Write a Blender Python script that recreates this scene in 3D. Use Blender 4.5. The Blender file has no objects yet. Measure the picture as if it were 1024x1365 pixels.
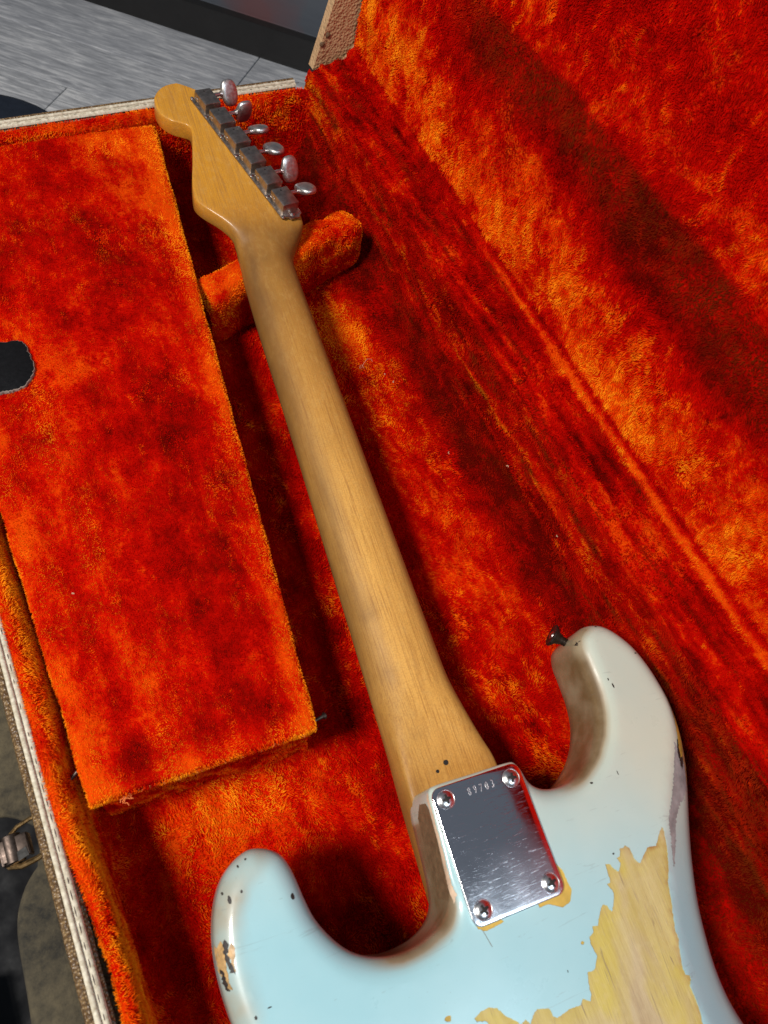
import bpy, bmesh, math, random
from mathutils import Vector, Matrix, noise
from mathutils.bvhtree import BVHTree
from mathutils.geometry import delaunay_2d_cdt
random.seed(7)
PI = math.pi
S = 0.001            # all numbers below are millimetres
Z0 = 550.0           # height of the neck plate above the room floor
scene = bpy.context.scene
COL = scene.collection

# ---------------------------------------------------------------- camera, world, lamps
cam_d = bpy.data.cameras.new('camera')
cam = bpy.data.objects.new('camera', cam_d)
COL.objects.link(cam)
MR = ((0.888852257870045, -0.43712533967292416, 0.13734300526448787),
      (-0.3209886429569428, -0.8079559700684543, -0.4941390912721616),
      (0.3269678191686618, 0.39513110209960445, -0.8584657578386855))
CAMP = (-116.97227, 10.83091, 387.14585)
cam.matrix_world = Matrix((
    (MR[0][0], -MR[1][0], -MR[2][0], CAMP[0]*S),
    (MR[0][1], -MR[1][1], -MR[2][1], CAMP[1]*S),
    (MR[0][2], -MR[1][2], -MR[2][2], (CAMP[2]+Z0)*S),
    (0, 0, 0, 1)))
cam_d.sensor_fit = 'VERTICAL'
cam_d.sensor_height = 36.0
cam_d.lens = 36.0*988.908/1365.0
cam_d.clip_start = 0.01
cam_d.clip_end = 50.0
cam_d.dof.use_dof = True
cam_d.dof.focus_distance = 0.56
cam_d.dof.aperture_fstop = 18.0
scene.camera = cam

world = bpy.data.worlds.new('World')
scene.world = world
world.use_nodes = True
bg = world.node_tree.nodes['Background']
bg.inputs[0].default_value = (0.70, 0.80, 0.98, 1)
bg.inputs[1].default_value = 0.13

def lamp(name, loc, target, size, power, color, size_y=None):
    d = bpy.data.lights.new(name, 'AREA')
    d.shape = 'RECTANGLE'
    d.size = size
    d.size_y = size_y or size
    d.energy = power
    d.color = color
    o = bpy.data.objects.new(name, d)
    COL.objects.link(o)
    o.location = Vector((loc[0]*S, loc[1]*S, (loc[2]+Z0)*S))
    t = Vector((target[0]*S, target[1]*S, (target[2]+Z0)*S))
    o.rotation_euler = (t-o.location).to_track_quat('-Z', 'Y').to_euler()
    return o
lamp('window_light', (-980, 170, 1440), (0, 150, 0), 0.34, 40, (1.0, 0.965, 0.90), 0.34)
lamp('ceiling_light', (330, -900, 1450), (0, 60, 0), 0.9, 11, (0.72, 0.87, 1.0), 0.7)

scene.view_settings.view_transform = 'Standard'
scene.view_settings.look = 'None'
scene.view_settings.exposure = 0.0
scene.view_settings.gamma = 1.0

# ---------------------------------------------------------------- node helpers
class NT:
    def __init__(self, name):
        self.m = bpy.data.materials.new(name)
        self.m.use_nodes = True
        self.t = self.m.node_tree
        self.n = self.t.nodes
        self.b = self.n['Principled BSDF']
        self.co = self.n.new('ShaderNodeTexCoord').outputs['Object']
    def link(self, a, b): self.t.links.new(a, b)
    def put(self, sock, v):
        s = self.b.inputs[sock]
        if hasattr(v, 'is_output'): self.link(v, s)
        else: s.default_value = v
        return self
    def mapping(self, scale, rot=(0, 0, 0), src=None):
        q = self.n.new('ShaderNodeMapping')
        q.inputs['Scale'].default_value = scale
        q.inputs['Rotation'].default_value = rot
        self.link(src or self.co, q.inputs['Vector'])
        return q.outputs[0]
    def noise(self, scale, detail=4, rough=0.55, dist=0.0, vec=None, lac=2.0):
        q = self.n.new('ShaderNodeTexNoise')
        q.inputs['Scale'].default_value = scale
        q.inputs['Detail'].default_value = detail
        q.inputs['Roughness'].default_value = rough
        q.inputs['Distortion'].default_value = dist
        q.inputs['Lacunarity'].default_value = lac
        self.link(vec or self.co, q.inputs['Vector'])
        return q.outputs['Fac']
    def voronoi(self, scale, vec=None, feature='F1'):
        q = self.n.new('ShaderNodeTexVoronoi')
        q.feature = feature
        q.inputs['Scale'].default_value = scale
        self.link(vec or self.co, q.inputs['Vector'])
        return q.outputs['Distance']
    def wave(self, scale, dist=2, detail=2, vec=None, axis='X'):
        q = self.n.new('ShaderNodeTexWave')
        q.bands_direction = axis
        q.inputs['Scale'].default_value = scale
        q.inputs['Distortion'].default_value = dist
        q.inputs['Detail'].default_value = detail
        self.link(vec or self.co, q.inputs['Vector'])
        return q.outputs['Fac']
    def math(self, op, a, b=None, c=None, clamp=False):
        q = self.n.new('ShaderNodeMath')
        q.operation = op
        q.use_clamp = clamp
        for i, v in enumerate((a, b, c)):
            if v is None: continue
            if hasattr(v, 'is_output'): self.link(v, q.inputs[i])
            else: q.inputs[i].default_value = v
        return q.outputs[0]
    def rng(self, v, a, b, c=0.0, d=1.0):
        q = self.n.new('ShaderNodeMapRange')
        q.inputs[1].default_value = a; q.inputs[2].default_value = b
        q.inputs[3].default_value = c; q.inputs[4].default_value = d
        self.link(v, q.inputs[0])
        return q.outputs[0]
    def ramp(self, v, stops, interp='LINEAR'):
        q = self.n.new('ShaderNodeValToRGB')
        r = q.color_ramp
        r.interpolation = interp
        while len(r.elements) < len(stops): r.elements.new(0.5)
        for e, (p, c) in zip(r.elements, stops):
            e.position = p; e.color = (*c, 1)
        self.link(v, q.inputs[0])
        return q.outputs[0]
    def mix(self, f, a, b, mode='MIX'):
        q = self.n.new('ShaderNodeMix')
        q.data_type = 'RGBA'; q.blend_type = mode
        for s, v in ((q.inputs[0], f), (q.inputs[6], a), (q.inputs[7], b)):
            if hasattr(v, 'is_output'): self.link(v, s)
            else: s.default_value = v if isinstance(v, float) else (*v, 1)
        return q.outputs[2]
    def attr(self, name, out='Fac'):
        q = self.n.new('ShaderNodeAttribute')
        q.attribute_name = name
        return q.outputs[out]
    def bump(self, h, strength, dist):
        q = self.n.new('ShaderNodeBump')
        q.inputs['Strength'].default_value = strength
        q.inputs['Distance'].default_value = dist
        self.link(h, q.inputs['Height'])
        prev = self.b.inputs['Normal'].links
        if prev: self.link(prev[0].from_socket, q.inputs['Normal'])
        self.link(q.outputs[0], self.b.inputs['Normal'])
        return self

def plush(name, aniso=(1, 1, 1), rot=(0, 0, 0), bias=0.0, contrast=1.0):
    t = NT(name)
    v = t.mapping(aniso, rot)
    big = t.noise(15, 3, 0.55, 0.5, v)
    mid = t.noise(62, 5, 0.62, 0.3, v)
    small = t.noise(300, 4, 0.6)
    fib = t.noise(1500, 3, 0.65)
    a = t.math('MULTIPLY', t.math('SUBTRACT', big, 0.5), 1.25*contrast)
    b = t.math('MULTIPLY_ADD', t.math('SUBTRACT', mid, 0.5), 1.25*contrast, a)
    c = t.math('MULTIPLY_ADD', t.math('SUBTRACT', small, 0.5), 0.55, b)
    d = t.math('MULTIPLY_ADD', t.math('SUBTRACT', fib, 0.5), 0.55, c)
    e = t.math('ADD', d, t.attr('nap_shading'))
    f = t.math('ADD', e, 0.42+bias)
    col = t.ramp(f, [(0.0, (0.08, 0.001, 0.0001)), (0.3, (0.28, 0.0012, 0.0001)), (0.55, (0.45, 0.003, 0.0002)), (0.8, (0.60, 0.05, 0.001))])
    t.put('Base Color', col).put('Roughness', 0.9).put('Specular IOR Level', 0.02)
    h = t.math('MULTIPLY_ADD', mid, 0.6, big)
    t.bump(h, 0.35, 0.006)
    t.bump(small, 0.5, 0.0015)
    t.bump(fib, 0.6, 0.0005)
    return t.m
def pile_mat(name, aniso=(1, 1, 1), rot=(0, 0, 0), bias=0.0, con=1.8):
    t = NT(name)
    v = t.mapping(aniso, rot)
    mid = t.math('ADD', t.math('MULTIPLY', t.noise(32, 3, 0.6, 0.4, v), 0.42), t.math('MULTIPLY', t.noise(125, 3, 0.6, 0.6, v), 0.58))
    rnd_ = t.attr('tuft')
    inter = t.n.new('ShaderNodeHairInfo').outputs['Intercept']
    b = t.math('MULTIPLY', t.math('SUBTRACT', mid, 0.5), con)
    d = t.math('MULTIPLY_ADD', t.math('SUBTRACT', rnd_, 0.5), 0.24, b)
    e = t.math('ADD', d, t.attr('nap_shading'))
    f = t.math('ADD', t.math('MULTIPLY_ADD', inter, 0.12, e), 0.36+bias)
    col = t.ramp(f, [(0.0, (0.14, 0.001, 0.0001)), (0.18, (0.38, 0.0012, 0.0001)), (0.40, (0.55, 0.0018, 0.0001)), (0.50, (0.68, 0.008, 0.0002)),
                     (0.63, (0.85, 0.078, 0.001)), (0.90, (0.98, 0.30, 0.007))])
    col = t.mix(t.math('MULTIPLY', t.attr('soil_shade'), t.rng(t.noise(90, 4, 0.6, 0.3, v), 0.3, 0.62, 0.35, 1.0), clamp=True), col, (0.14, 0.018, 0.002))
    t.put('Base Color', col).put('Roughness', 0.6).put('Specular IOR Level', 0.015)
    return t.m

def simple(name, col, rough=0.5, metal=0.0, var=0.25, scale=120, bump=0.0, bdist=0.0005, coat=0.0, spec=0.5):
    t = NT(name)
    n = t.noise(scale, 5, 0.6)
    c = t.mix(t.rng(n, 0.3, 0.7), tuple(x*(1-var) for x in col), tuple(min(1, x*(1+var)) for x in col))
    t.put('Base Color', c).put('Metallic', metal).put('Specular IOR Level', spec)
    t.put('Roughness', t.rng(t.noise(scale*2.3, 3), 0.3, 0.7, max(0.02, rough*0.8), min(1, rough*1.2)))
    t.put('Coat Weight', coat)
    if bump: t.bump(t.noise(scale*3, 4), bump, bdist)
    return t.m

M = {}
M['plush_floor'] = plush('plush_floor', (1, 0.55, 1), bias=-0.03)
M['plush_wall'] = plush('plush_wall', (1.3, 0.22, 1.0), (0, 0, -0.03), bias=-0.03, contrast=1.0)
M['plush_lid'] = plush('plush_lid', (1, 0.7, 1.0), (0.5, 0, 0), bias=0.0)
M['plush_box'] = plush('plush_box', (1, 0.6, 1), bias=0.06)
M['plush_block'] = plush('plush_block', (1, 1, 1), bias=0.14, contrast=0.8)
M['pile_floor'] = pile_mat('pile_floor', (1, 0.5, 1), bias=0.065)
M['pile_lid'] = pile_mat('pile_lid', (1, 0.9, 0.6), bias=-0.065, con=1.9)
M['pile_box'] = pile_mat('pile_box', (1.4, 0.5, 1), bias=0.11, con=1.5)
M['pile_block'] = pile_mat('pile_block', (1, 1, 1), bias=0.20)

# leathery tan covering
t = NT('tan_tolex')
vo = t.voronoi(420)
n = t.noise(30, 4)
t.put('Base Color', t.mix(t.rng(n, 0.3, 0.7), (0.40, 0.235, 0.115), (0.58, 0.36, 0.19))).put('Roughness', 0.5)
t.bump(vo, 0.7, 0.0012); t.bump(t.noise(160, 5), 0.5, 0.002)
M['tolex'] = t.m
t = NT('brown_tolex')
vo = t.voronoi(700)
t.put('Base Color', t.mix(t.rng(vo, 0.1, 0.6), (0.30, 0.19, 0.085), (0.10, 0.055, 0.022))).put('Roughness', 0.38)
t.bump(vo, 0.8, 0.0012)
M['tolex_edge'] = t.m
# woven piping
t = NT('white_piping')
w = t.wave(230, 1.0, 1, None, 'Y')
n = t.noise(420, 4)
t.put('Base Color', t.mix(t.rng(n, 0.3, 0.75), (0.66, 0.60, 0.475), (0.33, 0.27, 0.18))).put('Roughness', 0.75)
t.bump(w, 0.18, 0.0005); t.bump(n, 0.7, 0.0007)
M['piping'] = t.m
M['piping_tan'] = simple('tan_piping', (0.34, 0.20, 0.09), 0.7, bump=0.6, scale=300)
M['stitch'] = simple('dark_thread', (0.06, 0.035, 0.03), 0.8)
M['thread'] = simple('orange_thread', (0.62, 0.15, 0.03), 0.8)
M['lint'] = simple('pale_lint', (0.55, 0.36, 0.22), 0.9)
M['black_leather'] = simple('black_leather', (0.006, 0.006, 0.007), 0.8, scale=300, bump=0.3, spec=0.08)
M['leather_edge'] = simple('leather_cut_edge', (0.22, 0.17, 0.14), 0.8, scale=400, bump=0.5)
M['steel'] = simple('dull_nickel', (0.58, 0.54, 0.52), 0.30, 1.0, 0.3, 220, 0.15, 0.0002)
M['steel_dark'] = simple('tarnished_nickel', (0.40, 0.345, 0.305), 0.38, 1.0, 0.35, 260, 0.2, 0.0002)
M['button'] = simple('polished_nickel', (0.62, 0.585, 0.56), 0.42, 1.0, 0.2, 200)
M['brass'] = simple('old_brass', (0.34, 0.21, 0.09), 0.36, 1.0, 0.4, 200, 0.3, 0.0003)
M['iron'] = simple('dark_iron', (0.085, 0.064, 0.054), 0.48, 1.0, 0.4, 250)
M['dark_hole'] = simple('dark_recess', (0.012, 0.01, 0.008), 0.7)
M['rosewood'] = simple('rosewood', (0.05, 0.022, 0.012), 0.5)
M['table'] = simple('black_tabletop', (0.004, 0.004, 0.005), 0.8, scale=40, spec=0.2)
M['navy'] = simple('navy_vinyl', (0.016, 0.022, 0.036), 0.5, scale=60)
t = NT('mottled_felt')
n = t.noise(170, 7, 0.75); n2 = t.noise(25, 3)
t.put('Base Color', t.mix(t.rng(t.math('MULTIPLY_ADD', n2, 0.6, t.math('MULTIPLY', n, 0.6)), 0.42, 0.75), (0.010, 0.009, 0.007), (0.095, 0.075, 0.042))).put('Roughness', 0.9)
t.bump(n, 0.6, 0.002)
M['felt'] = t.m
# chrome plate with fine scratches
t = NT('scratched_chrome')
sx_ = t.n.new('ShaderNodeSeparateXYZ'); t.link(t.co, sx_.inputs[0]); haze = sx_.outputs['Y']
s1 = t.noise(130, 4, 0.7, 0.5, t.mapping((1, 15, 1), (0, 0, 0.25)))
s2 = t.noise(110, 3, 0.7, 0.6, t.mapping((1, 17, 1), (0, 0, -0.55)))
sc = t.math('MAXIMUM', t.rng(s1, 0.61, 0.74), t.math('MULTIPLY', t.rng(s2, 0.60, 0.75), 0.6))
t.put('Base Color', (0.93, 0.93, 0.96, 1)).put('Metallic', 1.0)
t.put('Roughness', t.math('MULTIPLY_ADD', sc, 0.30, t.math('MULTIPLY', t.rng(t.noise(40, 4), 0.3, 0.75, 0.6, 1.25), t.rng(haze, 0.010, -0.032, 0.07, 0.27))))
t.bump(sc, 0.08, 0.0002); t.bump(t.noise(22, 2), 0.08, 0.002)
M['chrome'] = t.m
M['chrome_screw'] = simple('chrome_screw', (0.78, 0.76, 0.76), 0.27, 1.0, 0.1)
M['engraved'] = simple('stamped_digits', (0.85, 0.84, 0.82), 0.4, 1.0, 0.05)
# aged blue paint
t = NT('aged_blue_paint')
n1 = t.noise(14, 4); n2 = t.noise(120, 5, 0.6)
blue = t.mix(t.rng(n1, 0.3, 0.7), (0.275, 0.495, 0.545), (0.33, 0.54, 0.58))
cream = t.mix(t.rng(n1, 0.3, 0.7), (0.44, 0.49, 0.42), (0.52, 0.52, 0.415))
c = t.mix(t.attr('aged'), blue, cream)
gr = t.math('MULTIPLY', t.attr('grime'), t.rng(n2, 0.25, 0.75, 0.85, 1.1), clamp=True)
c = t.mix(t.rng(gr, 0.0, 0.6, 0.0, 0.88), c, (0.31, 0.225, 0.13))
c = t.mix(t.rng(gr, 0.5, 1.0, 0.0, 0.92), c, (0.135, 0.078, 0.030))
fl = t.noise(900, 2, 0.6)
c = t.mix(t.rng(fl, 0.70, 0.78, 0.0, 0.35), c, (0.16, 0.15, 0.12))
t.put('Base Color', c).put('Coat Weight', 0.55).put('Coat Roughness', 0.13)
chk = t.noise(30, 3, 0.6, 1.6, t.mapping((1, 9, 1), (0, 0, 0.35)))
c = t.mix(t.rng(chk, 0.665, 0.70, 0.0, 0.22), c, (0.16, 0.17, 0.16))
t.put('Base Color', c)
t.put('Roughness', t.math('ADD', t.rng(n2, 0.3, 0.7, 0.20, 0.34), t.rng(t.noise(20, 3), 0.35, 0.65, 0.0, 0.22)))
scr = t.noise(45, 4, 0.7, 0.5, t.mapping((1, 22, 1), (0, 0, 0.6)))
t.bump(t.rng(scr, 0.62, 0.72), 0.06, 0.0003); t.bump(t.noise(26, 3), 0.10, 0.0012)
M['paint'] = t.m
# bare wood under the paint
t = NT('bare_wood')
g = t.noise(36, 6, 0.65, 0.6, t.mapping((3.2, 0.30, 1), (0, 0, 0.10)))
g2 = t.noise(270, 4, 0.7, 0.2, t.mapping((4, 0.25, 1), (0, 0, 0.10)))
patch = t.noise(26, 3, 0.5, 0.3, t.mapping((1.6, 0.7, 1), (0, 0, 0.15)))
wood = t.ramp(g, [(0.3, (0.37, 0.265, 0.14)), (0.5, (0.45, 0.345, 0.185)), (0.7, (0.50, 0.40, 0.23))])
yel = t.ramp(g, [(0.3, (0.43, 0.325, 0.06)), (0.7, (0.53, 0.42, 0.10))])
c = t.mix(t.math('ADD', t.attr('yellow'), t.rng(patch, 0.46, 0.60, -0.25, 0.45), clamp=True), wood, yel)
c = t.mix(t.rng(g2, 0.56, 0.68, 0.0, 0.40), c, (0.27, 0.19, 0.14))
ck = t.noise(34, 3, 0.6, 1.2, t.mapping((5, 0.35, 1), (0, 0, 0.22)))
c = t.mix(t.rng(ck, 0.655, 0.70, 0.0, 0.75), c, (0.17, 0.115, 0.085))
mt = t.noise(210, 5, 0.7)
c = t.mix(t.rng(mt, 0.5, 0.75, 0.0, 0.25), c, (0.60, 0.49, 0.28))
c = t.mix(t.attr('rim'), c, (0.30, 0.13, 0.03))
t.put('Base Color', c).put('Roughness', 0.5).put('Coat Weight', 0.1)
t.bump(g2, 0.3, 0.0006); t.bump(ck, 0.3, 0.0008)
M['wood'] = t.m
M['undercoat'] = simple('yellow_undercoat', (0.52, 0.33, 0.055), 0.45, scale=90, var=0.3, bump=0.2)
M['scuff'] = simple('scuffed_primer', (0.28, 0.265, 0.258), 0.5, scale=160, var=0.28, bump=0.3)
M['burnt'] = simple('dark_wear', (0.022, 0.015, 0.012), 0.6, scale=400, var=0.6)
M['tan_wear'] = simple('tan_wear', (0.42, 0.25, 0.10), 0.5, scale=260, var=0.45)
M['brown_wear'] = simple('brown_wear', (0.15, 0.095, 0.05), 0.5, scale=200, var=0.3)
M['edge_tan'] = simple('worn_edge', (0.60, 0.43, 0.30), 0.5, scale=200, var=0.25)
# maple
t = NT('aged_maple')
g = t.noise(60, 6, 0.6, 0.25, t.mapping((2.5, 0.07, 2.5)))
g2 = t.noise(520, 5, 0.7, 0.15, t.mapping((2.5, 0.045, 2.5)))
fl = t.noise(300, 4, 0.65, 0.5, t.mapping((1.0, 0.5, 1)))
base = t.ramp(t.attr('tone'), [(0.0, (0.69, 0.365, 0.082)), (0.35, (0.50, 0.245, 0.050)), (0.62, (0.32, 0.150, 0.027)), (0.80, (0.47, 0.205, 0.020)), (1.0, (0.64, 0.285, 0.014))])
c = t.mix(t.rng(g, 0.40, 0.7, 0.0, 0.40), base, (0.38, 0.165, 0.030))
c = t.mix(t.rng(g2, 0.48, 0.66, 0.0, 0.75), c, (0.31, 0.13, 0.027))
c = t.mix(t.rng(fl, 0.48, 0.68, 0.0, 0.22), c, (0.62, 0.38, 0.12))
spk = t.noise(1100, 3, 0.6)
c = t.mix(t.rng(spk, 0.42, 0.66, 0.0, 0.34), c, (0.27, 0.125, 0.030))
dirt = t.math('MULTIPLY', t.attr('grime'), t.rng(t.noise(26, 5, 0.6, 0.3, t.mapping((1.5, 0.35, 1))), 0.35, 0.7, 0.45, 0.95))
c = t.mix(dirt, c, (0.12, 0.052, 0.014))
t.put('Base Color', c).put('Roughness', t.rng(t.noise(80, 4), 0.3, 0.7, 0.48, 0.64)).put('Coat Weight', t.rng(t.attr('tone'), 0.78, 0.93, 0.03, 0.5)).put('Coat Roughness', 0.16).put('Specular IOR Level', 0.32)
t.bump(g2, 0.10, 0.0003); t.bump(t.noise(60, 4), 0.06, 0.0008)
M['maple'] = t.m

# ---------------------------------------------------------------- mesh helpers
def finish(name, verts, faces, mat, parent=None, smooth=True, world=False, attrs=None, mats=None, fmat=None, auto=None):
    me = bpy.data.meshes.new(name)
    off = Z0 if world else 0.0
    me.from_pydata([(x*S, y*S, (z+off)*S) for x, y, z in verts], [], faces)
    for m_ in (mats or [mat]): me.materials.append(m_)
    if fmat: me.polygons.foreach_set('material_index', fmat)
    me.validate(); me.update()
    if smooth: me.polygons.foreach_set('use_smooth', [True]*len(me.polygons))
    if auto is not None:
        me.set_sharp_from_angle(angle=math.radians(auto))
    for k, vals in (attrs or {}).items():
        a = me.attributes.new(k, 'FLOAT', 'POINT')
        a.data.foreach_set('value', vals)
    o = bpy.data.objects.new(name, me)
    COL.objects.link(o)
    if parent is not None: o.parent = parent
    return o
def empty(name, loc=(0, 0, 0), parent=None):
    o = bpy.data.objects.new(name, None)
    o.empty_display_size = 0.02
    COL.objects.link(o)
    o.location = Vector(loc)*S
    if parent is not None: o.parent = parent
    return o
def tag(o, label, cat, kind=None, group=None):
    o['label'] = label; o['category'] = cat
    if kind: o['kind'] = kind
    if group: o['group'] = group
    return o
def grid(name, nu, nv, fn, mat, parent=None, world=True, close_u=False, smooth=True, auto=None, extra=None):
    """fn(u,v) -> (x,y,z) or (x,y,z,nap)"""
    V, A, D, Fc = [], [], [], []
    for j in range(nv+1):
        for i in range(nu+1):
            p = fn(i/nu, j/nv)
            V.append(p[:3]); A.append(p[3] if len(p) > 3 else 0.0); D.append(p[4] if len(p) > 4 else 0.0)
    w = nu+1
    for j in range(nv):
        for i in range(nu):
            a = j*w+i
            Fc.append((a, a+1, a+w+1, a+w))
    return finish(name, V, Fc, mat, parent, smooth, world, {'nap_shading': A, 'soil_shade': D}, auto=auto)
class MB:
    """collects shapes of one mesh (mm)"""
    def __init__(self): self.v, self.f = [], []
    def add(self, vs, fs):
        k = len(self.v); self.v += [tuple(p) for p in vs]; self.f += [tuple(i+k for i in q) for q in fs]
    def box(self, c, ax, ay, az, bev=0.0):
        c = Vector(c); ax, ay, az = Vector(ax), Vector(ay), Vector(az)   # half axes
        bm = bmesh.new()
        bmesh.ops.create_cube(bm, size=2)
        for p in bm.verts: p.co = c + ax*p.co.x + ay*p.co.y + az*p.co.z
        if bev: bmesh.ops.bevel(bm, geom=bm.edges[:], offset=bev, segments=2, profile=0.5, affect='EDGES')
        self.bm(bm)
    def bm(self, bm):
        bm.verts.ensure_lookup_table(); bm.verts.index_update()
        self.add([p.co[:] for p in bm.verts], [[q.index for q in f.verts] for f in bm.faces])
        bm.free()
    def lathe(self, base, axis, prof, n=20):
        """prof: list of (distance along axis, radius)"""
        a = Vector(axis).normalized(); u = a.orthogonal().normalized(); w = a.cross(u); b = Vector(base)
        vs, fs = [], []
        for d, r in prof:
            for k in range(n):
                t_ = 2*PI*k/n
                vs.append(b + a*d + (u*math.cos(t_)+w*math.sin(t_))*r)
        for j in range(len(prof)-1):
            for k in range(n):
                fs.append((j*n+k, j*n+(k+1) % n, (j+1)*n+(k+1) % n, (j+1)*n+k))
        fs.append(tuple(range(n-1, -1, -1))); fs.append(tuple((len(prof)-1)*n+k for k in range(n)))
        self.add(vs, fs)
    def tube(self, pts, r, n=6, caps=True):
        pts = [Vector(p) for p in pts]; vs, fs = [], []
        u = None
        for i, p in enumerate(pts):
            d = (pts[min(i+1, len(pts)-1)]-pts[max(i-1, 0)]).normalized()
            u = d.orthogonal().normalized() if u is None else (u-d*u.dot(d)).normalized()
            w = d.cross(u)
            rr = r[i] if isinstance(r, (list, tuple)) else r
            for k in range(n):
                t_ = 2*PI*k/n
                vs.append(p+(u*math.cos(t_)+w*math.sin(t_))*rr)
        for j in range(len(pts)-1):
            for k in range(n):
                fs.append((j*n+k, j*n+(k+1) % n, (j+1)*n+(k+1) % n, (j+1)*n+k))
        if caps: fs.append(tuple(range(n-1, -1, -1))); fs.append(tuple((len(pts)-1)*n+k for k in range(n)))
        self.add(vs, fs)
    def build(self, name, mat, parent=None, world=False, smooth=True, auto=40, attrs=None):
        return finish(name, self.v, self.f, mat, parent, smooth, world, auto=auto, attrs=attrs)
def fbm(x, y, z=0.0, s=1.0, o=4):
    return noise.fractal(Vector((x*s, y*s, z*s)), 1.0, 2.0, o)
def sstep(a, b, x):
    t_ = max(0.0, min(1.0, (x-a)/(b-a))); return t_*t_*(3-2*t_)
def interp(tab, x):
    if x <= tab[0][0]: return tab[0][1]
    for (a, p), (b, q) in zip(tab, tab[1:]):
        if x <= b: return p+(q-p)*(x-a)/(b-a)
    return tab[-1][1]
def pchip(tab, x):
    """smooth monotone-ish interpolation"""
    n = len(tab)
    if x <= tab[0][0]: return tab[0][1]
    if x >= tab[-1][0]: return tab[-1][1]
    d = [(tab[i+1][1]-tab[i][1])/(tab[i+1][0]-tab[i][0]) for i in range(n-1)]
    for i in range(n-1):
        if x <= tab[i+1][0]:
            def m_(k):
                if k == 0: return d[0]
                if k == n-1: return d[-1]
                return 0.0 if d[k-1]*d[k] <= 0 else 2*d[k-1]*d[k]/(d[k-1]+d[k])
            h = tab[i+1][0]-tab[i][0]; s_ = (x-tab[i][0])/h
            a, b = tab[i][1], tab[i+1][1]
            return ((2*s_**3-3*s_**2+1)*a+(s_**3-2*s_**2+s_)*h*m_(i)+(-2*s_**3+3*s_**2)*b+(s_**3-s_**2)*h*m_(i+1))
def catmull(pts, step, closed=True):
    n = len(pts); out = []
    rng_ = range(n) if closed else range(n-1)
    for i in rng_:
        p0 = Vector(pts[(i-1) % n] if closed or i > 0 else pts[i]); p1 = Vector(pts[i]); p2 = Vector(pts[(i+1) % n])
        p3 = Vector(pts[(i+2) % n] if closed or i+2 < n else pts[(i+1)])
        k = max(1, int((p2-p1).length/step))
        for j in range(k):
            t_ = j/k
            out.append(0.5*((2*p1)+(p2-p0)*t_+(2*p0-5*p1+4*p2-p3)*t_*t_+(3*p1-p0-3*p2+p3)*t_**3))
    if not closed: out.append(Vector(pts[-1]))
    return out
def inside(poly, x, y):
    c = False; n = len(poly); j = n-1
    for i in range(n):
        xi, yi = poly[i][0], poly[i][1]; xj, yj = poly[j][0], poly[j][1]
        if (yi > y) != (yj > y) and x < (xj-xi)*(y-yi)/(yj-yi)+xi: c = not c
        j = i
    return c
def seg_dist(poly, x, y, closed=True):
    best = 1e9; n = len(poly)
    for i in range(n if closed else n-1):
        ax, ay = poly[i][0], poly[i][1]; bx, by = poly[(i+1) % n][0], poly[(i+1) % n][1]
        dx, dy = bx-ax, by-ay; L = dx*dx+dy*dy or 1e-9
        t_ = max(0, min(1, ((x-ax)*dx+(y-ay)*dy)/L))
        best = min(best, (x-ax-t_*dx)**2+(y-ay-t_*dy)**2)
    return math.sqrt(best)
def jag(poly, step, amp, seed=0.0):
    """roughen a polygon outline"""
    out = []; n = len(poly)
    for i in range(n):
        a = Vector(poly[i][:2]); b = Vector(poly[(i+1) % n][:2]); L = (b-a).length
        k = max(1, int(L/step)); nn = Vector((-(b-a).y, (b-a).x))/(L or 1)
        for j in range(k):
            p = a.lerp(b, j/k)
            p += nn*amp*noise.noise(Vector((p.x*1.3+seed, p.y*1.3, seed)))
            out.append((p.x, p.y))
    return out
def cdt(loops, pts, keep=None):
    """triangulate; loops = closed constraint loops; returns verts2d, tris"""
    vs, ed = [], []
    for lp in loops:
        k = len(vs); vs += [Vector((p[0], p[1])) for p in lp]
        ed += [(k+i, k+(i+1) % len(lp)) for i in range(len(lp))]
    vs += [Vector((p[0], p[1])) for p in pts]
    r = delaunay_2d_cdt(vs, ed, [], 0, 1e-5)
    ov, of = r[0], r[2]
    tr = []
    for f in of:
        cx = sum(ov[i].x for i in f)/len(f); cy = sum(ov[i].y for i in f)/len(f)
        if keep is None or keep(cx, cy): tr.append(tuple(f))
    return ov, tr

# ================================================================ ROOM
FLOOR_Z = -Z0
ba = Vector((178.5-0, 1759.2)); bb = Vector((536.6, 1415.0))
k_ = (387.15+550)/(387.15+500)
ba = Vector((-116.97+(178.5+116.97)*k_, 10.83+(1759.2-10.83)*k_)); bb = Vector((-116.97+(536.6+116.97)*k_, 10.83+(1415.0-10.83)*k_))
bu = (bb-ba).normalized(); bv = Vector((bu.y, -bu.x))
if bv.y > 0: bv = -bv
def room(u, v): p = ba+bu*u+bv*v; return p.x, p.y
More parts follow.
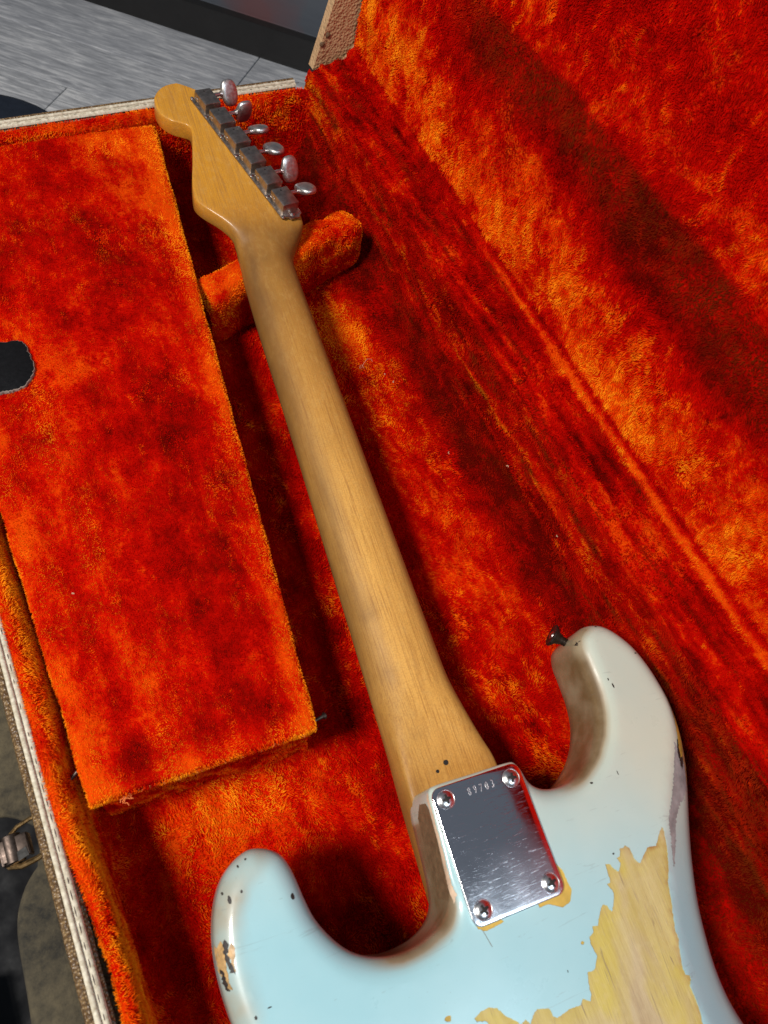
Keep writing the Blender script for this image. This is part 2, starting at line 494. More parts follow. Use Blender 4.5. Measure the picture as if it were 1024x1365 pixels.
# sub floor under the boards
def t_plank():
    t = NT('grey_plank')
    g = t.noise(9, 6, 0.65, 1.0, t.mapping((1.0, 8, 1)))
    g2 = t.noise(24, 5, 0.7, 0.5, t.mapping((0.9, 10, 1)))
    q = t.n.new('ShaderNodeObjectInfo').outputs['Random']
    c = t.ramp(t.math('MULTIPLY_ADD', g2, 0.45, t.math('MULTIPLY', g, 0.62)), [(0.36, (0.22, 0.22, 0.23)), (0.52, (0.47, 0.47, 0.485)), (0.66, (0.88, 0.86, 0.85))])
    c = t.mix(t.rng(q, 0, 1, 0, 0.35), c, (0.36, 0.37, 0.42))
    t.put('Base Color', c).put('Roughness', 0.5)
    t.bump(g2, 0.2, 0.001)
    return t.m
M['plank'] = t_plank()
M['subfloor'] = simple('subfloor', (0.03, 0.03, 0.035), 0.9, scale=20)
M['baseboard'] = simple('black_baseboard', (0.014, 0.0125, 0.012), 0.5, scale=30, var=0.15)
fl = MB()
fl.add([(-6000, -6000, FLOOR_Z-10), (6000, -6000, FLOOR_Z-10), (6000, 6000, FLOOR_Z-10), (-6000, 6000, FLOOR_Z-10)], [(0, 1, 2, 3)])
floor = fl.build('floor', M['subfloor'], None, True); floor['kind'] = 'structure'
floor['label'] = 'grey weathered wood plank floor beyond the open case'
ang_b = math.atan2(bu.y, bu.x)
pm = bpy.data.meshes.new('plank')
bm = bmesh.new(); bmesh.ops.create_cube(bm, size=1)
for p in bm.verts: p.co = Vector((p.co.x*1.218, p.co.y*0.148, p.co.z*0.010))
bmesh.ops.bevel(bm, geom=[e for e in bm.edges if all(q.co.z > 0 for q in e.verts)], offset=0.0015, segments=1, affect='EDGES')
bm.to_mesh(pm); bm.free(); pm.materials.append(M['plank'])
for r_ in range(9):
    for c_ in range(-2, 3):
        o = bpy.data.objects.new('plank', pm); COL.objects.link(o); o.parent = floor
        u_ = c_*1220+((r_*467) % 1220)-200; v_ = 75+r_*150
        x_, y_ = room(u_, v_)
        o.location = (x_*S, y_*S, (FLOOR_Z-5+Z0+random.uniform(-0.3, 0.3))*S)
        o.rotation_euler = (0, 0, ang_b + (PI if random.random() < 0.5 else 0))
# baseboard and wall
bbm = MB()
def rbox(mb, u0, u1, v0, v1, z0, z1, bev=1.0):
    c = room((u0+u1)/2, (v0+v1)/2)
    mb.box((c[0], c[1], (z0+z1)/2), (bu.x*(u1-u0)/2, bu.y*(u1-u0)/2, 0), (bv.x*(v1-v0)/2, bv.y*(v1-v0)/2, 0), (0, 0, (z1-z0)/2), bev)
rbox(bbm, -1500, 2200, -14, 0, FLOOR_Z, FLOOR_Z+68, 3)
bo = bbm.build('baseboard', M['baseboard'], None, True, False); bo['kind'] = 'structure'; bo['label'] = 'black baseboard along the foot of the grey wall'
t = NT('blue_grey_wall')
MRT = Matrix(MR).transposed()
rd = MRT @ Vector(((345-512)/988.9, (16-682.5)/988.9, 1.0))
pw = ba+bv*(-18.0)
tt = ((pw.x-CAMP[0])*bv.x+(pw.y-CAMP[1])*bv.y)/(rd.x*bv.x+rd.y*bv.y)
wc = (CAMP[0]+rd.x*tt, CAMP[1]+rd.y*tt); wz = (CAMP[2]+rd.z*tt+Z0)*S
q = t.n.new('ShaderNodeVectorMath'); q.operation = 'DISTANCE'
t.link(t.mapping((1, 1, 0.75)), q.inputs[0]); q.inputs[1].default_value = (wc[0]*S, wc[1]*S, wz*0.75)
ms = t.rng(t.math('MULTIPLY_ADD', t.noise(16, 4), 0.10, q.outputs['Value']), 0.150, 0.07)
c = t.mix(t.rng(t.noise(5, 5, 0.6, 0, t.mapping((0.4, 0.4, 3))), 0.3, 0.7), (0.065, 0.073, 0.090), (0.11, 0.12, 0.138))
c = t.mix(t.math('MULTIPLY', ms, 0.8), c, (0.16, 0.062, 0.062))
t.put('Base Color', c).put('Roughness', 0.5)
M['wall'] = t.m
wm = MB()
for i in range(7):
    rbox(wm, -1500, 2200, -40, -18, FLOOR_Z+(68 if i == 0 else 68+i*128-40), FLOOR_Z+68+(i+1)*128-42, 1.5)
rbox(wm, -1500, 2200, -60, -38, FLOOR_Z, FLOOR_Z+1000)
wo = wm.build('wall', M['wall'], None, True, False); wo['kind'] = 'structure'; wo['label'] = 'blue grey boarded wall with a dull reddish patch'
# low black table under the case
tb = empty('black_table', (0, 0, 0)); tb.location = (0, 0, 0)
tag(tb, 'black low table that the open guitar case lies on', 'table')
m_ = MB(); m_.box((-20, 20, -116), (330, 0, 0), (0, 560, 0), (0, 0, 20), 4); m_.build('tabletop', M['table'], tb, True)
for sx in (-1, 1):
    for sy in (-1, 1):
        m_ = MB(); m_.box((-20+sx*290, 20+sy*510, (-136+FLOOR_Z)/2), (22, 0, 0), (0, 22, 0), (0, 0, (-136-FLOOR_Z)/2), 2); m_.build('leg', M['table'], tb, True)
# navy round seat on the floor far left
m_ = MB()
kk = (387.15+430)/(387.15+500)
nx, ny = -116.97+(-105+116.97)*kk, 10.83+(1385-10.83)*kk
prof = [(0, 170), (15, 182), (90, 185), (112, 180), (120, 165), (122, 0.1)]
m_.lathe((nx-45, ny-55, FLOOR_Z), (0, 0, 1), prof, 48)
o = m_.build('floor_cushion', M['navy'], None, True)
tag(o, 'dark navy rounded cushion on the grey plank floor behind the case', 'cushion')

import numpy as np
RNG = np.random.default_rng(11)
def vnoise(p, seed):
    """smooth value noise, p: (n,3)"""
    i = np.floor(p).astype(np.int64); f = p-i; f = f*f*(3-2*f)
    def h(a):
        v = (a[:, 0]*374761393+a[:, 1]*668265263+a[:, 2]*2147483647+seed*974711) & 0x7fffffff
        v = ((v ^ (v >> 13))*1274126177) & 0x7fffffff
        v = (v ^ (v >> 16)) & 0xffff
        return v/65535.0
    out = 0
    for dx in (0, 1):
        for dy in (0, 1):
            for dz in (0, 1):
                w = (f[:, 0] if dx else 1-f[:, 0])*(f[:, 1] if dy else 1-f[:, 1])*(f[:, 2] if dz else 1-f[:, 2])
                out = out+w*h(i+np.array([dx, dy, dz]))
    return out*2-1
def pile(src, mat, density=1.0, length=3.2, rad=0.20, lean=(0, 0, 0), wild=0.75, seed=1):
    """short plush fibres rooted on a lining; density in fibres per square millimetre"""
    me = src.data
    nv = len(me.vertices)
    co = np.empty(nv*3); me.vertices.foreach_get('co', co); co = co.reshape(-1, 3)*1000
    nap_shading = np.empty(nv); me.attributes['nap_shading'].data.foreach_get('value', nap_shading)
    me.calc_loop_triangles()
    nt_ = len(me.loop_triangles); tri = np.empty(nt_*3, dtype=np.int32); me.loop_triangles.foreach_get('vertices', tri); tri = tri.reshape(-1, 3)
    vn = np.empty(nv*3); me.vertex_normals.foreach_get('vector', vn); vn = vn.reshape(-1, 3)
    a, b, c = co[tri[:, 0]], co[tri[:, 1]], co[tri[:, 2]]
    # leave out what lies far outside the view
    R = np.array(MR); cen = (a+b+c)/3-np.array([CAMP[0], CAMP[1], CAMP[2]+Z0]); q = cen@R.T
    vis = (q[:, 2] > 50) & (np.abs(q[:, 0]/q[:, 2]) < 0.518*1.22) & (np.abs(q[:, 1]/q[:, 2]) < 0.690*1.18)
    ar = np.linalg.norm(np.cross(b-a, c-a), axis=1)/2*vis
    # fewer, thicker fibres far away
    dist = np.maximum(q[:, 2], 100.0)
    wgt = ar*np.clip((430.0/dist)**1.3, 0.35, 1.3)
    N = int(wgt.sum()*density)
    if N < 10: return None
    t_ = RNG.choice(nt_, N, p=wgt/wgt.sum())
    r1 = np.sqrt(RNG.random(N)); r2 = RNG.random(N)
    w0, w1, w2 = (1-r1)[:, None], (r1*(1-r2))[:, None], (r1*r2)[:, None]
    p = a[t_]*w0+b[t_]*w1+c[t_]*w2
    nn = vn[tri[t_, 0]]*w0+vn[tri[t_, 1]]*w1+vn[tri[t_, 2]]*w2
    view = np.array([CAMP[0], CAMP[1], CAMP[2]+Z0])-p
    nn *= np.where((nn*view).sum(1) < 0, -1.0, 1.0)[:, None]
    nn /= np.linalg.norm(nn, axis=1)[:, None]+1e-9
    so = np.empty(nv); me.attributes['soil_shade'].data.foreach_get('value', so)
    so = so[tri[t_, 0]]*w0[:, 0]+so[tri[t_, 1]]*w1[:, 0]+so[tri[t_, 2]]*w2[:, 0]
    na = nap_shading[tri[t_, 0]]*w0[:, 0]+nap_shading[tri[t_, 1]]*w1[:, 0]+nap_shading[tri[t_, 2]]*w2[:, 0]
    fld = np.stack([vnoise(p/26+7*k, seed+k)*0.9+vnoise(p/9.0+3*k, seed+9+k)*0.8+vnoise(p/3.2+k, seed+19+k)*0.40 for k in range(3)], 1)
    d = fld*wild+np.array(lean)+RNG.normal(0, 0.26, (N, 3))
    d -= nn*(d*nn).sum(1)[:, None]
    L = length*(0.75+0.5*RNG.random(N))
    far = np.clip(dist[t_]/430.0, 0.9, 2.0)
    up = nn*0.75+d
    up /= np.linalg.norm(up, axis=1)[:, None]
    p0 = p-nn*0.3; p1 = p0+(nn*0.7+up*0.5)/1.15*(L*0.5)[:, None]; p2 = p1+(up+d*0.5-nn*0.15)*(L*0.45)[:, None]
    P = np.stack([p0, p1, p2], 1).reshape(-1, 3).astype(np.float32)*0.001
    rr = (rad*far)[:, None]*np.array([1.0, 0.85, 0.35])[None, :]
    cd = bpy.data.hair_curves.new('pile')
    cd.add_curves([3]*N)
    cd.attributes['position'].data.foreach_set('vector', P.ravel())
    ra = cd.attributes.get('radius') or cd.attributes.new('radius', 'FLOAT', 'POINT')
    ra.data.foreach_set('value', (rr.ravel()*0.001).astype(np.float32))
    n_ = cd.attributes.new('nap_shading', 'FLOAT', 'CURVE'); n_.data.foreach_set('value', na.astype(np.float32))
    sl = cd.attributes.new('soil_shade', 'FLOAT', 'CURVE'); sl.data.foreach_set('value', so.astype(np.float32))
    tf = cd.attributes.new('tuft', 'FLOAT', 'CURVE')
    tf.data.foreach_set('value', np.clip(0.5+0.28*vnoise(p/2.2, seed+40)+0.22*vnoise(p/7.0, seed+41)+RNG.normal(0, 0.16, N), 0, 1).astype(np.float32))
    cd.materials.append(mat)
    o = bpy.data.objects.new('pile', cd); COL.objects.link(o); o.parent = src
    o['kind'] = 'stuff'
    print('pile', src.name, N)
    return o

# ================================================================ GUITAR CASE
case = empty('guitar_case', (0, 0, 0)); case.location = (0, 100*S, (Z0-95)*S)
tag(case, 'open guitar case with shaggy orange red plush lining and white piped rim', 'guitar case')
base_loc = case.location.copy()
def adopt(o, parent):
    o.parent = parent
    o.matrix_parent_inverse = Matrix.Translation(-parent.location) if parent.parent is None else Matrix()
    return o
def cp(o):      # child of the case, geometry given in world millimetres
    o.parent = case; o.matrix_parent_inverse = Matrix.Translation(-base_loc); return o
def sub(o, par):  # sub-part: geometry in the same space as its part
    o.parent = par; return o
YE, YN = 641.0, -420.0      # far and near end of the lined tray
XL = -189.0
RIM = -20.0
FLZ = -82.0
def hinge_x(y): return 158.0+0.032*y
def panel_x(y): return 198.0+0.036*y
def rnd(x, y, z, a=1.6, s=0.02): return a*fbm(x, y, z, s, 4)

# lining of the tray: left wall, floor, right wall
def base_prof(u, y):
    hx = hinge_x(y); R = 16.0; R2 = 26.0
    segs = []
    # parameter by polyline length
    gp = -2.6+6.0*sstep(118, 25, y); zp = 2.6*sstep(50, 112, y)
    pts = [(XL+0.6+gp, RIM-16), (XL+0.8+gp, RIM-7+zp), (XL+2.6+gp, RIM-3.4+zp), (XL+6.0+gp*0.6, RIM-3.2+zp), (XL+8.5+gp*0.5, RIM-6), (XL+9.7+gp*0.3, RIM-14), (XL+10, FLZ+R)]
    for k in range(1, 6):
        t_ = PI/2*k/6; pts.append((XL+10+R-R*math.cos(t_), FLZ+R-R*math.sin(t_)))
    wx = hx-4
    pts.append((XL+10+R, FLZ)); pts.append((wx-R2, FLZ))
    for k in range(1, 6):
        t_ = PI/2*k/6; pts.append((wx-R2+R2*math.sin(t_), FLZ+R2-R2*math.cos(t_)))
    pts += [(wx, FLZ+R2), (hx, -14), (hx+2, -11)]
    return pts
def poly_at(pts, u):
    L = [0.0]
    for a, b in zip(pts, pts[1:]): L.append(L[-1]+math.hypot(b[0]-a[0], b[1]-a[1]))
    d = u*L[-1]
    for i in range(len(L)-1):
        if d <= L[i+1]+1e-9:
            t_ = (d-L[i])/(L[i+1]-L[i] or 1); a, b = pts[i], pts[i+1]
            return a[0]+(b[0]-a[0])*t_, a[1]+(b[1]-a[1])*t_
    return pts[-1]
def base_fn(u, v):
    y = YN+(YE+6-YN)*v
    x, z = poly_at(base_prof(u, y), u)
    w = fbm(x, y, z, 0.016, 3); w2 = fbm(x*1.0, y*0.35, z, 0.05, 3)
    dz = 2.2*w+0.8*w2 if z < FLZ+2 else 0.0
    dx = (1.5*w+0.9*w2) if z >= FLZ+2 else 0.0
    # nap: brushed tone, plus light and shade painted into the colour
    nap_shading = 0.0
    if z < FLZ+6:
        nap_shading += 0.44*math.exp(-((((x-102)/27)**2)**1.6+(((y-398)/34)**2)**1.4))+0.16*math.exp(-(((x-105)/25)**2+((y-320)/50)**2))      # lighter orange patch under the headstock rest
        nap_shading += 0.34*math.exp(-(((x+112)/38)**2+((y-78)/26)**2))       # lit patch of floor painted in front of the box
        nap_shading -= 0.30*sstep(118, 150, x)+0.03  # darker towards the crease at the right wall
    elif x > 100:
        nap_shading -= 0.13+0.14*sstep(FLZ+40, FLZ+8, z)+0.10*sstep(60, -40, y)-0.24*sstep(560, 620, y)*sstep(-55, -25, z)  # right wall darker; shade beside the body painted in at the near end
        nap_shading += 0.24*fbm(z*0.20, y*0.022, 3.0, 1.0, 4)
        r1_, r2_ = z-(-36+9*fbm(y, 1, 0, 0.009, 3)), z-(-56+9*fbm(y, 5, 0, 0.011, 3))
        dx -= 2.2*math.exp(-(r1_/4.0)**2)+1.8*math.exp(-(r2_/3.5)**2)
        nap_shading += 0.07*math.exp(-(r1_/4.0)**2)
        nap_shading += 0.20*math.exp(-((z+42+0.03*(y-250))/5.0)**2)*sstep(60, 180, y)*sstep(420, 300, y)
    else:
        nap_shading += 0.22*sstep(FLZ+10, RIM-8, z)
    soil_shade = 0.0
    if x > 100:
        soil_shade = 0.55*sstep(FLZ+26, FLZ+6, z)*sstep(118, 150, x)*(0.6+0.9*fbm(x*0.05, y*0.012, 4, 1.0, 3))+0.75*sstep(0.15, 0.5, fbm(z*0.13, y*0.016, 21.0, 1.0, 3))*sstep(FLZ+3, FLZ+20, z)
        soil_shade += 0.25*sstep(FLZ+5, FLZ+14, z)+0.6*sstep(90, -30, y)  # darkens the wall towards the near end, painting in the shade there
    return x+dx, y, z+dz, nap_shading, max(0, min(1, soil_shade))
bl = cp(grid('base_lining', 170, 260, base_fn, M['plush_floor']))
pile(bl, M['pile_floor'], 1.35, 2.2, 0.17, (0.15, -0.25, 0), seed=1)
# far end wall lining with rounded corners
def far_fn(u, v):
    x0, x1 = XL+2, hinge_x(YE)+3
    x = x0+(x1-x0)*u
    d = min(x-x0, x1-x); rc = 16.0
    y = YE-9-(rc-math.sqrt(max(0, rc*rc-max(0, rc-d)**2)))
    R = 14.0
    zt = RIM-3-6*sstep(10, 0, d)*0
    pr = [(14.0, FLZ-1), (5.5, FLZ+2.5), (1.5, FLZ+7.5), (0, FLZ+14), (0, zt-11), (-1.0, zt-4), (-4, zt-0.3), (-7.5, zt), (-10, zt-4)]
    dy, z = poly_at(pr, v)
    w = fbm(x, 50, z, 0.03, 4)
    return x, y-dy+1.6*w, z, 0.10*sstep(RIM-40, RIM-6, z)-0.02+0.15*w
bl = cp(grid('end_lining', 160, 30, far_fn, M['plush_box']))
pile(bl, M['pile_box'], 1.35, 2.0, 0.17, (0.0, 0, -0.3), seed=2)
def near_fn(u, v):
    x = XL+2+(hinge_x(YN)-XL)*u
    return x, YN+1.5*fbm(x, 0, v*60, 0.03), FLZ-2+(RIM-FLZ)*v, 0
cp(grid('near_lining', 60, 12, near_fn, M['plush_box']))
# outer shell, rim piping and tape (left side and far end)
path = [(XL, YN-10)] + [(XL, y) for y in range(-400, 620, 12)]
rc = 18.0
cx_, cy_ = XL+rc, YE-rc+1
path = [(XL, y) for y in range(int(YN)-10, int(cy_), 10)] + [(cx_-rc*math.cos(a_), cy_+rc*math.sin(a_)) for a_ in [PI/2*k/8 for k in range(9)]]
xe = hinge_x(YE)-14
x = cx_+8
while x < xe: path.append((x, YE+1)); x += 10
path.append((xe, YE+1))
PN = []
for i in range(len(path)):
    a = Vector(path[max(0, i-1)]); b = Vector(path[min(len(path)-1, i+1)]); d = (b-a).normalized(); PN.append((-d.y, d.x))  # outward
def sweep(name, prof, mat, closed=False, jitter=0.25):
    n = len(prof); V, Fc = [], []
    for i, (p, q) in enumerate(zip(path, PN)):
        for k, (o_, z_) in enumerate(prof):
            j = jitter*noise.noise(Vector((p[0]*0.06, p[1]*0.06, k*0.7)))
            V.append((p[0]+q[0]*(o_+j), p[1]+q[1]*(o_+j), z_+j))
    for i in range(len(path)-1):
        for k in range(n if closed else n-1):
            Fc.append((i*n+k, (i+1)*n+k, (i+1)*n+(k+1) % n, i*n+(k+1) % n))
    return cp(finish(name, V, Fc, mat, None, True, True))
sweep('shell_side', [(-1, RIM-6), (5.0, RIM-3.6), (6.3, RIM-0.3), (7.6, RIM+0.5), (9.2, RIM), (10.4, RIM-1.8), (10.9, RIM-7), (10.4, RIM-40), (10.4, -88), (8, -95), (0, -95)], M['tolex_edge'])
cord = [(5.0+1.4*math.cos(2*PI*k/10), RIM-0.7+1.4*math.sin(2*PI*k/10)) for k in range(10)]
sweep('piping', cord[::-1], M['piping'], True, 0.16)
sweep('piping_tape', [(4.4, RIM-2.6), (3.8, RIM-0.9), (2.2, RIM-1.0), (0.9, RIM-1.5), (0.5, RIM-3.4)], M['piping'], False, 0.1)
st = MB()
acc = 0.0
for i in range(len(path)-1):
    a = Vector(path[i]); b = Vector(path[i+1]); L = (b-a).length; d = (b-a)/L; q = Vector(PN[i])
    s_ = (-acc) % 7.5
    while s_ < L:
        c0 = a+d*s_+q*(2.3+0.3*random.uniform(-1, 1)); c1 = c0+d*random.uniform(2.6, 4.6)
        if random.random() > 0.12: st.tube([(c0.x, c0.y, RIM-1.2), ((c0.x+c1.x)/2, (c0.y+c1.y)/2, RIM-0.95), (c1.x, c1.y, RIM-1.2)], 0.24, 5)
        s_ += 7.5
    acc += L
o = cp(st.build('stitching', M['stitch'], None, True)); o['kind'] = 'stuff'
m_ = MB(); m_.box((( XL+hinge_x(0))/2-3, (YE+YN)/2, -91), ((hinge_x(0)-XL)/2+14, 0, 0), (0, (YE-YN)/2+6, 0), (0, 0, 3.5), 2)
cp(m_.build('shell_bottom', M['tolex'], None, True))
def shell_r(u, v):
    y = YN-10+(YE+12-YN)*u
    return hinge_x(y)+9, y, -92+(78)*v
cp(grid('shell_hinge_side', 40, 2, shell_r, M['tolex']))

# ---- hinged lid, standing open on the right
LEAN = 0.15
LTOP = 348.0
YL = 647.0
def lid_prof(y):
    hx, pxx = hinge_x(y), panel_x(y)
    return [(hx+1, -13), (hx+4, -10.5), (hx+12, -8.5), (pxx-9, -3.4), (pxx-6.6, -2.2), (pxx-6.6, 0.4), (pxx-5.4, 3.2), (pxx-2.8, 4.8), (pxx-0.2, 6.4), (pxx-0.4, 9.5), (pxx+2.5, 22),
            (pxx+2.5+0.1*40, 62), (pxx+7+LEAN*60, 122), (pxx+7+LEAN*200, 262), (pxx+7+LEAN*(LTOP-62)-6, LTOP-14), (pxx+7+LEAN*(LTOP-62)-14, LTOP-4), (pxx+7+LEAN*(LTOP-62)-34, LTOP)]
def lid_fn(u, v):
    y = YN+(YL-4-YN)*v
    uu = u**1.25
    x, z = poly_at(lid_prof(y), uu)
    w = fbm(x, y, z, 0.014, 4); w2 = fbm(x, y*0.4, z, 0.05, 3); w3 = fbm(0, y*0.25, z*1.0, 0.09, 3)
    nap_shading = 0.0
    if z < 1.5:
        nap_shading += -0.10+0.26*fbm(x*0.20, y*0.022, 9.0, 1.0, 4)
        hx_ = hinge_x(y)
        r1_, r2_ = x-(hx_+13+5*fbm(y, 3, 0, 0.012, 3)), x-(hx_+25+5*fbm(y, 7, 0, 0.010, 3))
        z += 0.9*w2+2.0*math.exp(-(r1_/2.6)**2)+1.5*math.exp(-(r2_/3.0)**2)
        nap_shading += 0.10*math.exp(-(r1_/2.6)**2)-0.08*math.exp(-((r1_-5)/2.5)**2)
    else:
        x += 1.8*w+0.8*w2
        wob = 14*fbm(y, 0, 0, 0.010, 3)
        nap_shading += 0.33*sstep(6, 11, z)*sstep(92+wob, 34+wob*2, z)*(0.75+0.7*fbm(y, z, 3, 0.03, 3))       # brushed up above the fold
        nap_shading -= 0.24*sstep(66+wob*1.5, 96+wob, z)*sstep(133+wob*0.6, 126+wob*0.6, z)*sstep(520, 380, y)
        nap_shading += 0.07*sstep(128+wob*0.6, 140, z)*sstep(190, 150, z)-0.06*sstep(128, 150, z)
        nap_shading -= 0.05*sstep(180, 300, z)
        nap_shading -= 0.06*sstep(640, 560, y)*sstep(420, 480, y)*0
    soil_shade = 0.0
    if z > 3:
        soil_shade = 0.78*sstep(84+wob*1.5, 112+wob, z)*sstep(134+wob*0.6, 127+wob*0.6, z)*sstep(560, 440, y)
        nap_shading += 0.30*sstep(6, 3.5, z)*sstep(400, 320, y)-0.16*sstep(5, 7.5, z)*sstep(13, 9, z)*sstep(380, 300, y)
        nap_shading += 0.14*sstep(130, 136, z)*sstep(172, 145, z)*sstep(-0.1, 0.35, fbm(y*0.012, z*0.02, 6, 1, 3))
        nap_shading += 0.20*sstep(590, 640, y)*sstep(-0.1, 0.3, fbm(y*0.09, z*0.012, 2, 1, 3))
    else:
        soil_shade = 0.6*sstep(0.1, 0.45, fbm(x*0.16, y*0.016, 33.0, 1.0, 3))
        nap_shading += 0.26*sstep(-2.5, 0, z)*sstep(panel_x(y)-8, panel_x(y)-5, x)*sstep(400, 320, y)
    return x, y, z, nap_shading, soil_shade
bl = cp(grid('lid_lining', 190, 330, lid_fn, M['plush_lid']))
pile(bl, M['pile_lid'], 1.35, 2.1, 0.17, (0, -0.15, -0.3), seed=3)
# lid end wall (tan covering inside) and outer lid shell
V, Fc = [], []
nn = 30
fr = []
for k in range(nn+1):
    z = -12+(LTOP+12)*k/nn
    lo = hinge_x(YL)+1+ (14*(k/nn) if 0 else 0)
    lx = 182.5+0.30*(z+12)
    rx = interp([(-14, 205), (-6, 217), (0, 223.5), (20, 228.5), (60, 236), (122, 246), (262, 266), (LTOP, 284)], z)+3
    fr.append((lx, rx, z))
def endw(yf, yb):
    m = MB(); vs, fs = [], []
    for lx, rx, z in fr:
        n_ = 8
        for yy in (yf, yb):
            for i in range(n_+1):
                u = i/n_; x = lx+(rx-lx)*u
                e = min(u, 1-u)
                vs.append((x, yy, z+(5.0*u**2+0.0 if z < -10 else 0)))
    n_ = 8; w = 2*(n_+1)
    for k in range(nn):
        for i in range(n_):
            fs.append((k*w+i, k*w+i+1, (k+1)*w+i+1, (k+1)*w+i))
            fs.append((k*w+n_+1+i, (k+1)*w+n_+1+i, (k+1)*w+n_+2+i, k*w+n_+2+i))
        fs.append((k*w, (k+1)*w, (k+1)*w+n_+1, k*w+n_+1))
        fs.append((k*w+n_, k*w+2*n_+1, (k+1)*w+2*n_+1, (k+1)*w+n_))
    for i in range(n_): fs.append((i, n_+1+i, n_+2+i, i+1))
    m.add(vs, fs); return m
ew = cp(endw(YL-1, YL+9).build('lid_end_wall', M['tolex'], None, True))
pt = [(rx-3.4, YL-3.0, z) for lx, rx, z in fr]
pt = [(184, YL-4, -11.5), (192, YL-4, -9.5), (203, YL-4, -7.5), (212, YL-4, -4.0), (218.5, YL-3.6, 1.5)] + [p for p in pt if p[2] > 6]
m_ = MB(); m_.tube(pt, 1.3, 8); sub(m_.build('end_wall_piping', M['piping_tan'], None, True), ew)
for px_, pz in ((190.5, 10.0), (195.5, 17.5)):
    m_ = MB(); m_.lathe((px_, YL-0.5, pz), (0, -1, 0), [(0, 2.6), (0.9, 2.4), (1.5, 1.4), (1.7, 0.1)], 12); sub(m_.build('rivet', M['brown_wear'], None, True), ew)
def lid_out(u, v):
    y = YN-6+(YL+9-YN)*v; a = panel_x(y)
    pr = [(hinge_x(y)+11, -24), (a+6, -12), (a+14, -2), (a+19+LEAN*60, 122), (a+19+LEAN*(LTOP-62), LTOP+4), (a-20+LEAN*(LTOP-62), LTOP+8)]
    x, z = poly_at(pr, u); return x, y, z
cp(grid('lid_shell', 20, 40, lid_out, M['tolex']))

# ---- accessory compartment along the left wall
box = cp(grid('accessory_compartment', 60, 14, lambda u, v: (
    (-172+u*115)+1.2*fbm(u*8, v*3, 5, 1), 106.5-12.2*u+1.5*fbm(u*9, v*3, 2, 1), FLZ-1+(RIM-5-FLZ)*v-0.5, -0.02+0.1*fbm(u*9, v*4, 7, 1)), M['plush_box']))
def cw(u, v):
    y = 95+(YE-12-95)*u
    return -61+(78*(y-91)/530)+1.5*fbm(y*0.05, v, 3, 1), y, FLZ-1+(RIM-5-FLZ-1)*v, -0.1
sub(grid('compartment_side', 120, 10, cw, M['plush_box']), box)
def cw2(u, v):
    y = 108+(YE-12-108)*u
    return -170+1.0*fbm(y*0.05, v, 9, 1), y, FLZ-1+(RIM-5-FLZ-1)*v, -0.1
sub(grid('compartment_back', 120, 6, cw2, M['plush_box']), box)
# the plush covered lid board of the compartment
LT = -23.0
def cl_xy(u, v):
    v = max(0.0, min(1.0, v)); u = max(0.0, min(1.0, u))
    nl, nr, flx, fr_ = Vector((-174.0, 102.8)), Vector((-55.2, 91.2)), Vector((-178.5, 621.0)), Vector((23.5, 620.0))
    a = nl.lerp(nr, u); b = flx.lerp(fr_, u); p = a.lerp(b, v)
    wob = 1.2*fbm(p.x, p.y, 1, 0.03, 3)
    return p.x+wob*(1 if u in (0.0, 1.0) else 0.6), p.y+(0.8*fbm(p.x, 3, 3, 0.06, 3) if v < 0.02 else 0)
def cl_fn(u, v):
    # profile columns near the edges roll over
    NU, NV = 70, 190
    i, j = round(u*NU), round(v*NV)
    def edge_par(k, n):
        lo = min(k, n-k)
        return lo
    eu, ev = edge_par(i, NU), edge_par(j, NV)
    tabd = [0.0, 0.0, 0.2, 1.2, 2.8, 5.0]; tabz = [-8.5, -4.5, -2.2, -0.8, -0.15, 0.0]
    def off(e): return (tabd[e], tabz[e]) if e < 6 else (None, 0.0)
    W = 119+83*v; H = 524.0
    def coord(k, n, size):
        lo = k if k <= n-k else n-k
        if lo < 6: d = tabd[lo]/size
        else: d = 5.0/size+(1-10.0/size)*((lo-5)/(n-10))
        return d if k <= n-k else 1-d
    uu, vv = coord(i, NU, W), coord(j, NV, H)
    x, y = cl_xy(uu, vv)
    dz = min(off(eu)[1], off(ev)[1])
    dist = min(uu*W, (1-uu)*W, vv*H, (1-vv)*H)
    w = fbm(x, y, 0, 0.02, 4); w2 = fbm(x*1.2, y*0.4, 4, 0.06, 3)
    fold = math.exp(-((x+150-6*math.sin(y*0.012))/7)**2)*sstep(430, 200, y)
    z = LT+dz+(1.3*w+1.0*w2-1.6*fold)*sstep(0, 12, dist)+1.2*math.sin(PI*uu)
    nap_shading = 0.24*sstep(20, 2, (1-uu)*W)+0.22*sstep(26, 2, uu*W)+0.22*sstep(18, 2, vv*H)+0.10*sstep(60, 5, (1-vv)*H)
    nap_shading += 0.20*math.exp(-((x+138-8*math.sin(y*0.02))/13)**2)*sstep(480, 300, y)-0.16*fold
    nap_shading -= 0.17*math.exp(-(((uu-0.60)/0.30)**2))*(0.75+0.8*w)+0.02
    nap_shading += 0.16*sstep(0.55, 0.9, vv)*sstep(0.45, 0.9, uu)
    return x, y, z, nap_shading
clid = sub(grid('compartment_lid', 70, 190, cl_fn, M['plush_box']), box)
pile(clid, M['pile_box'], 1.6, 1.3, 0.15, (0.1, -0.25, 0), seed=4)
pile(box, M['pile_box'], 1.3, 1.8, 0.16, (0, 0, -0.3), seed=5)
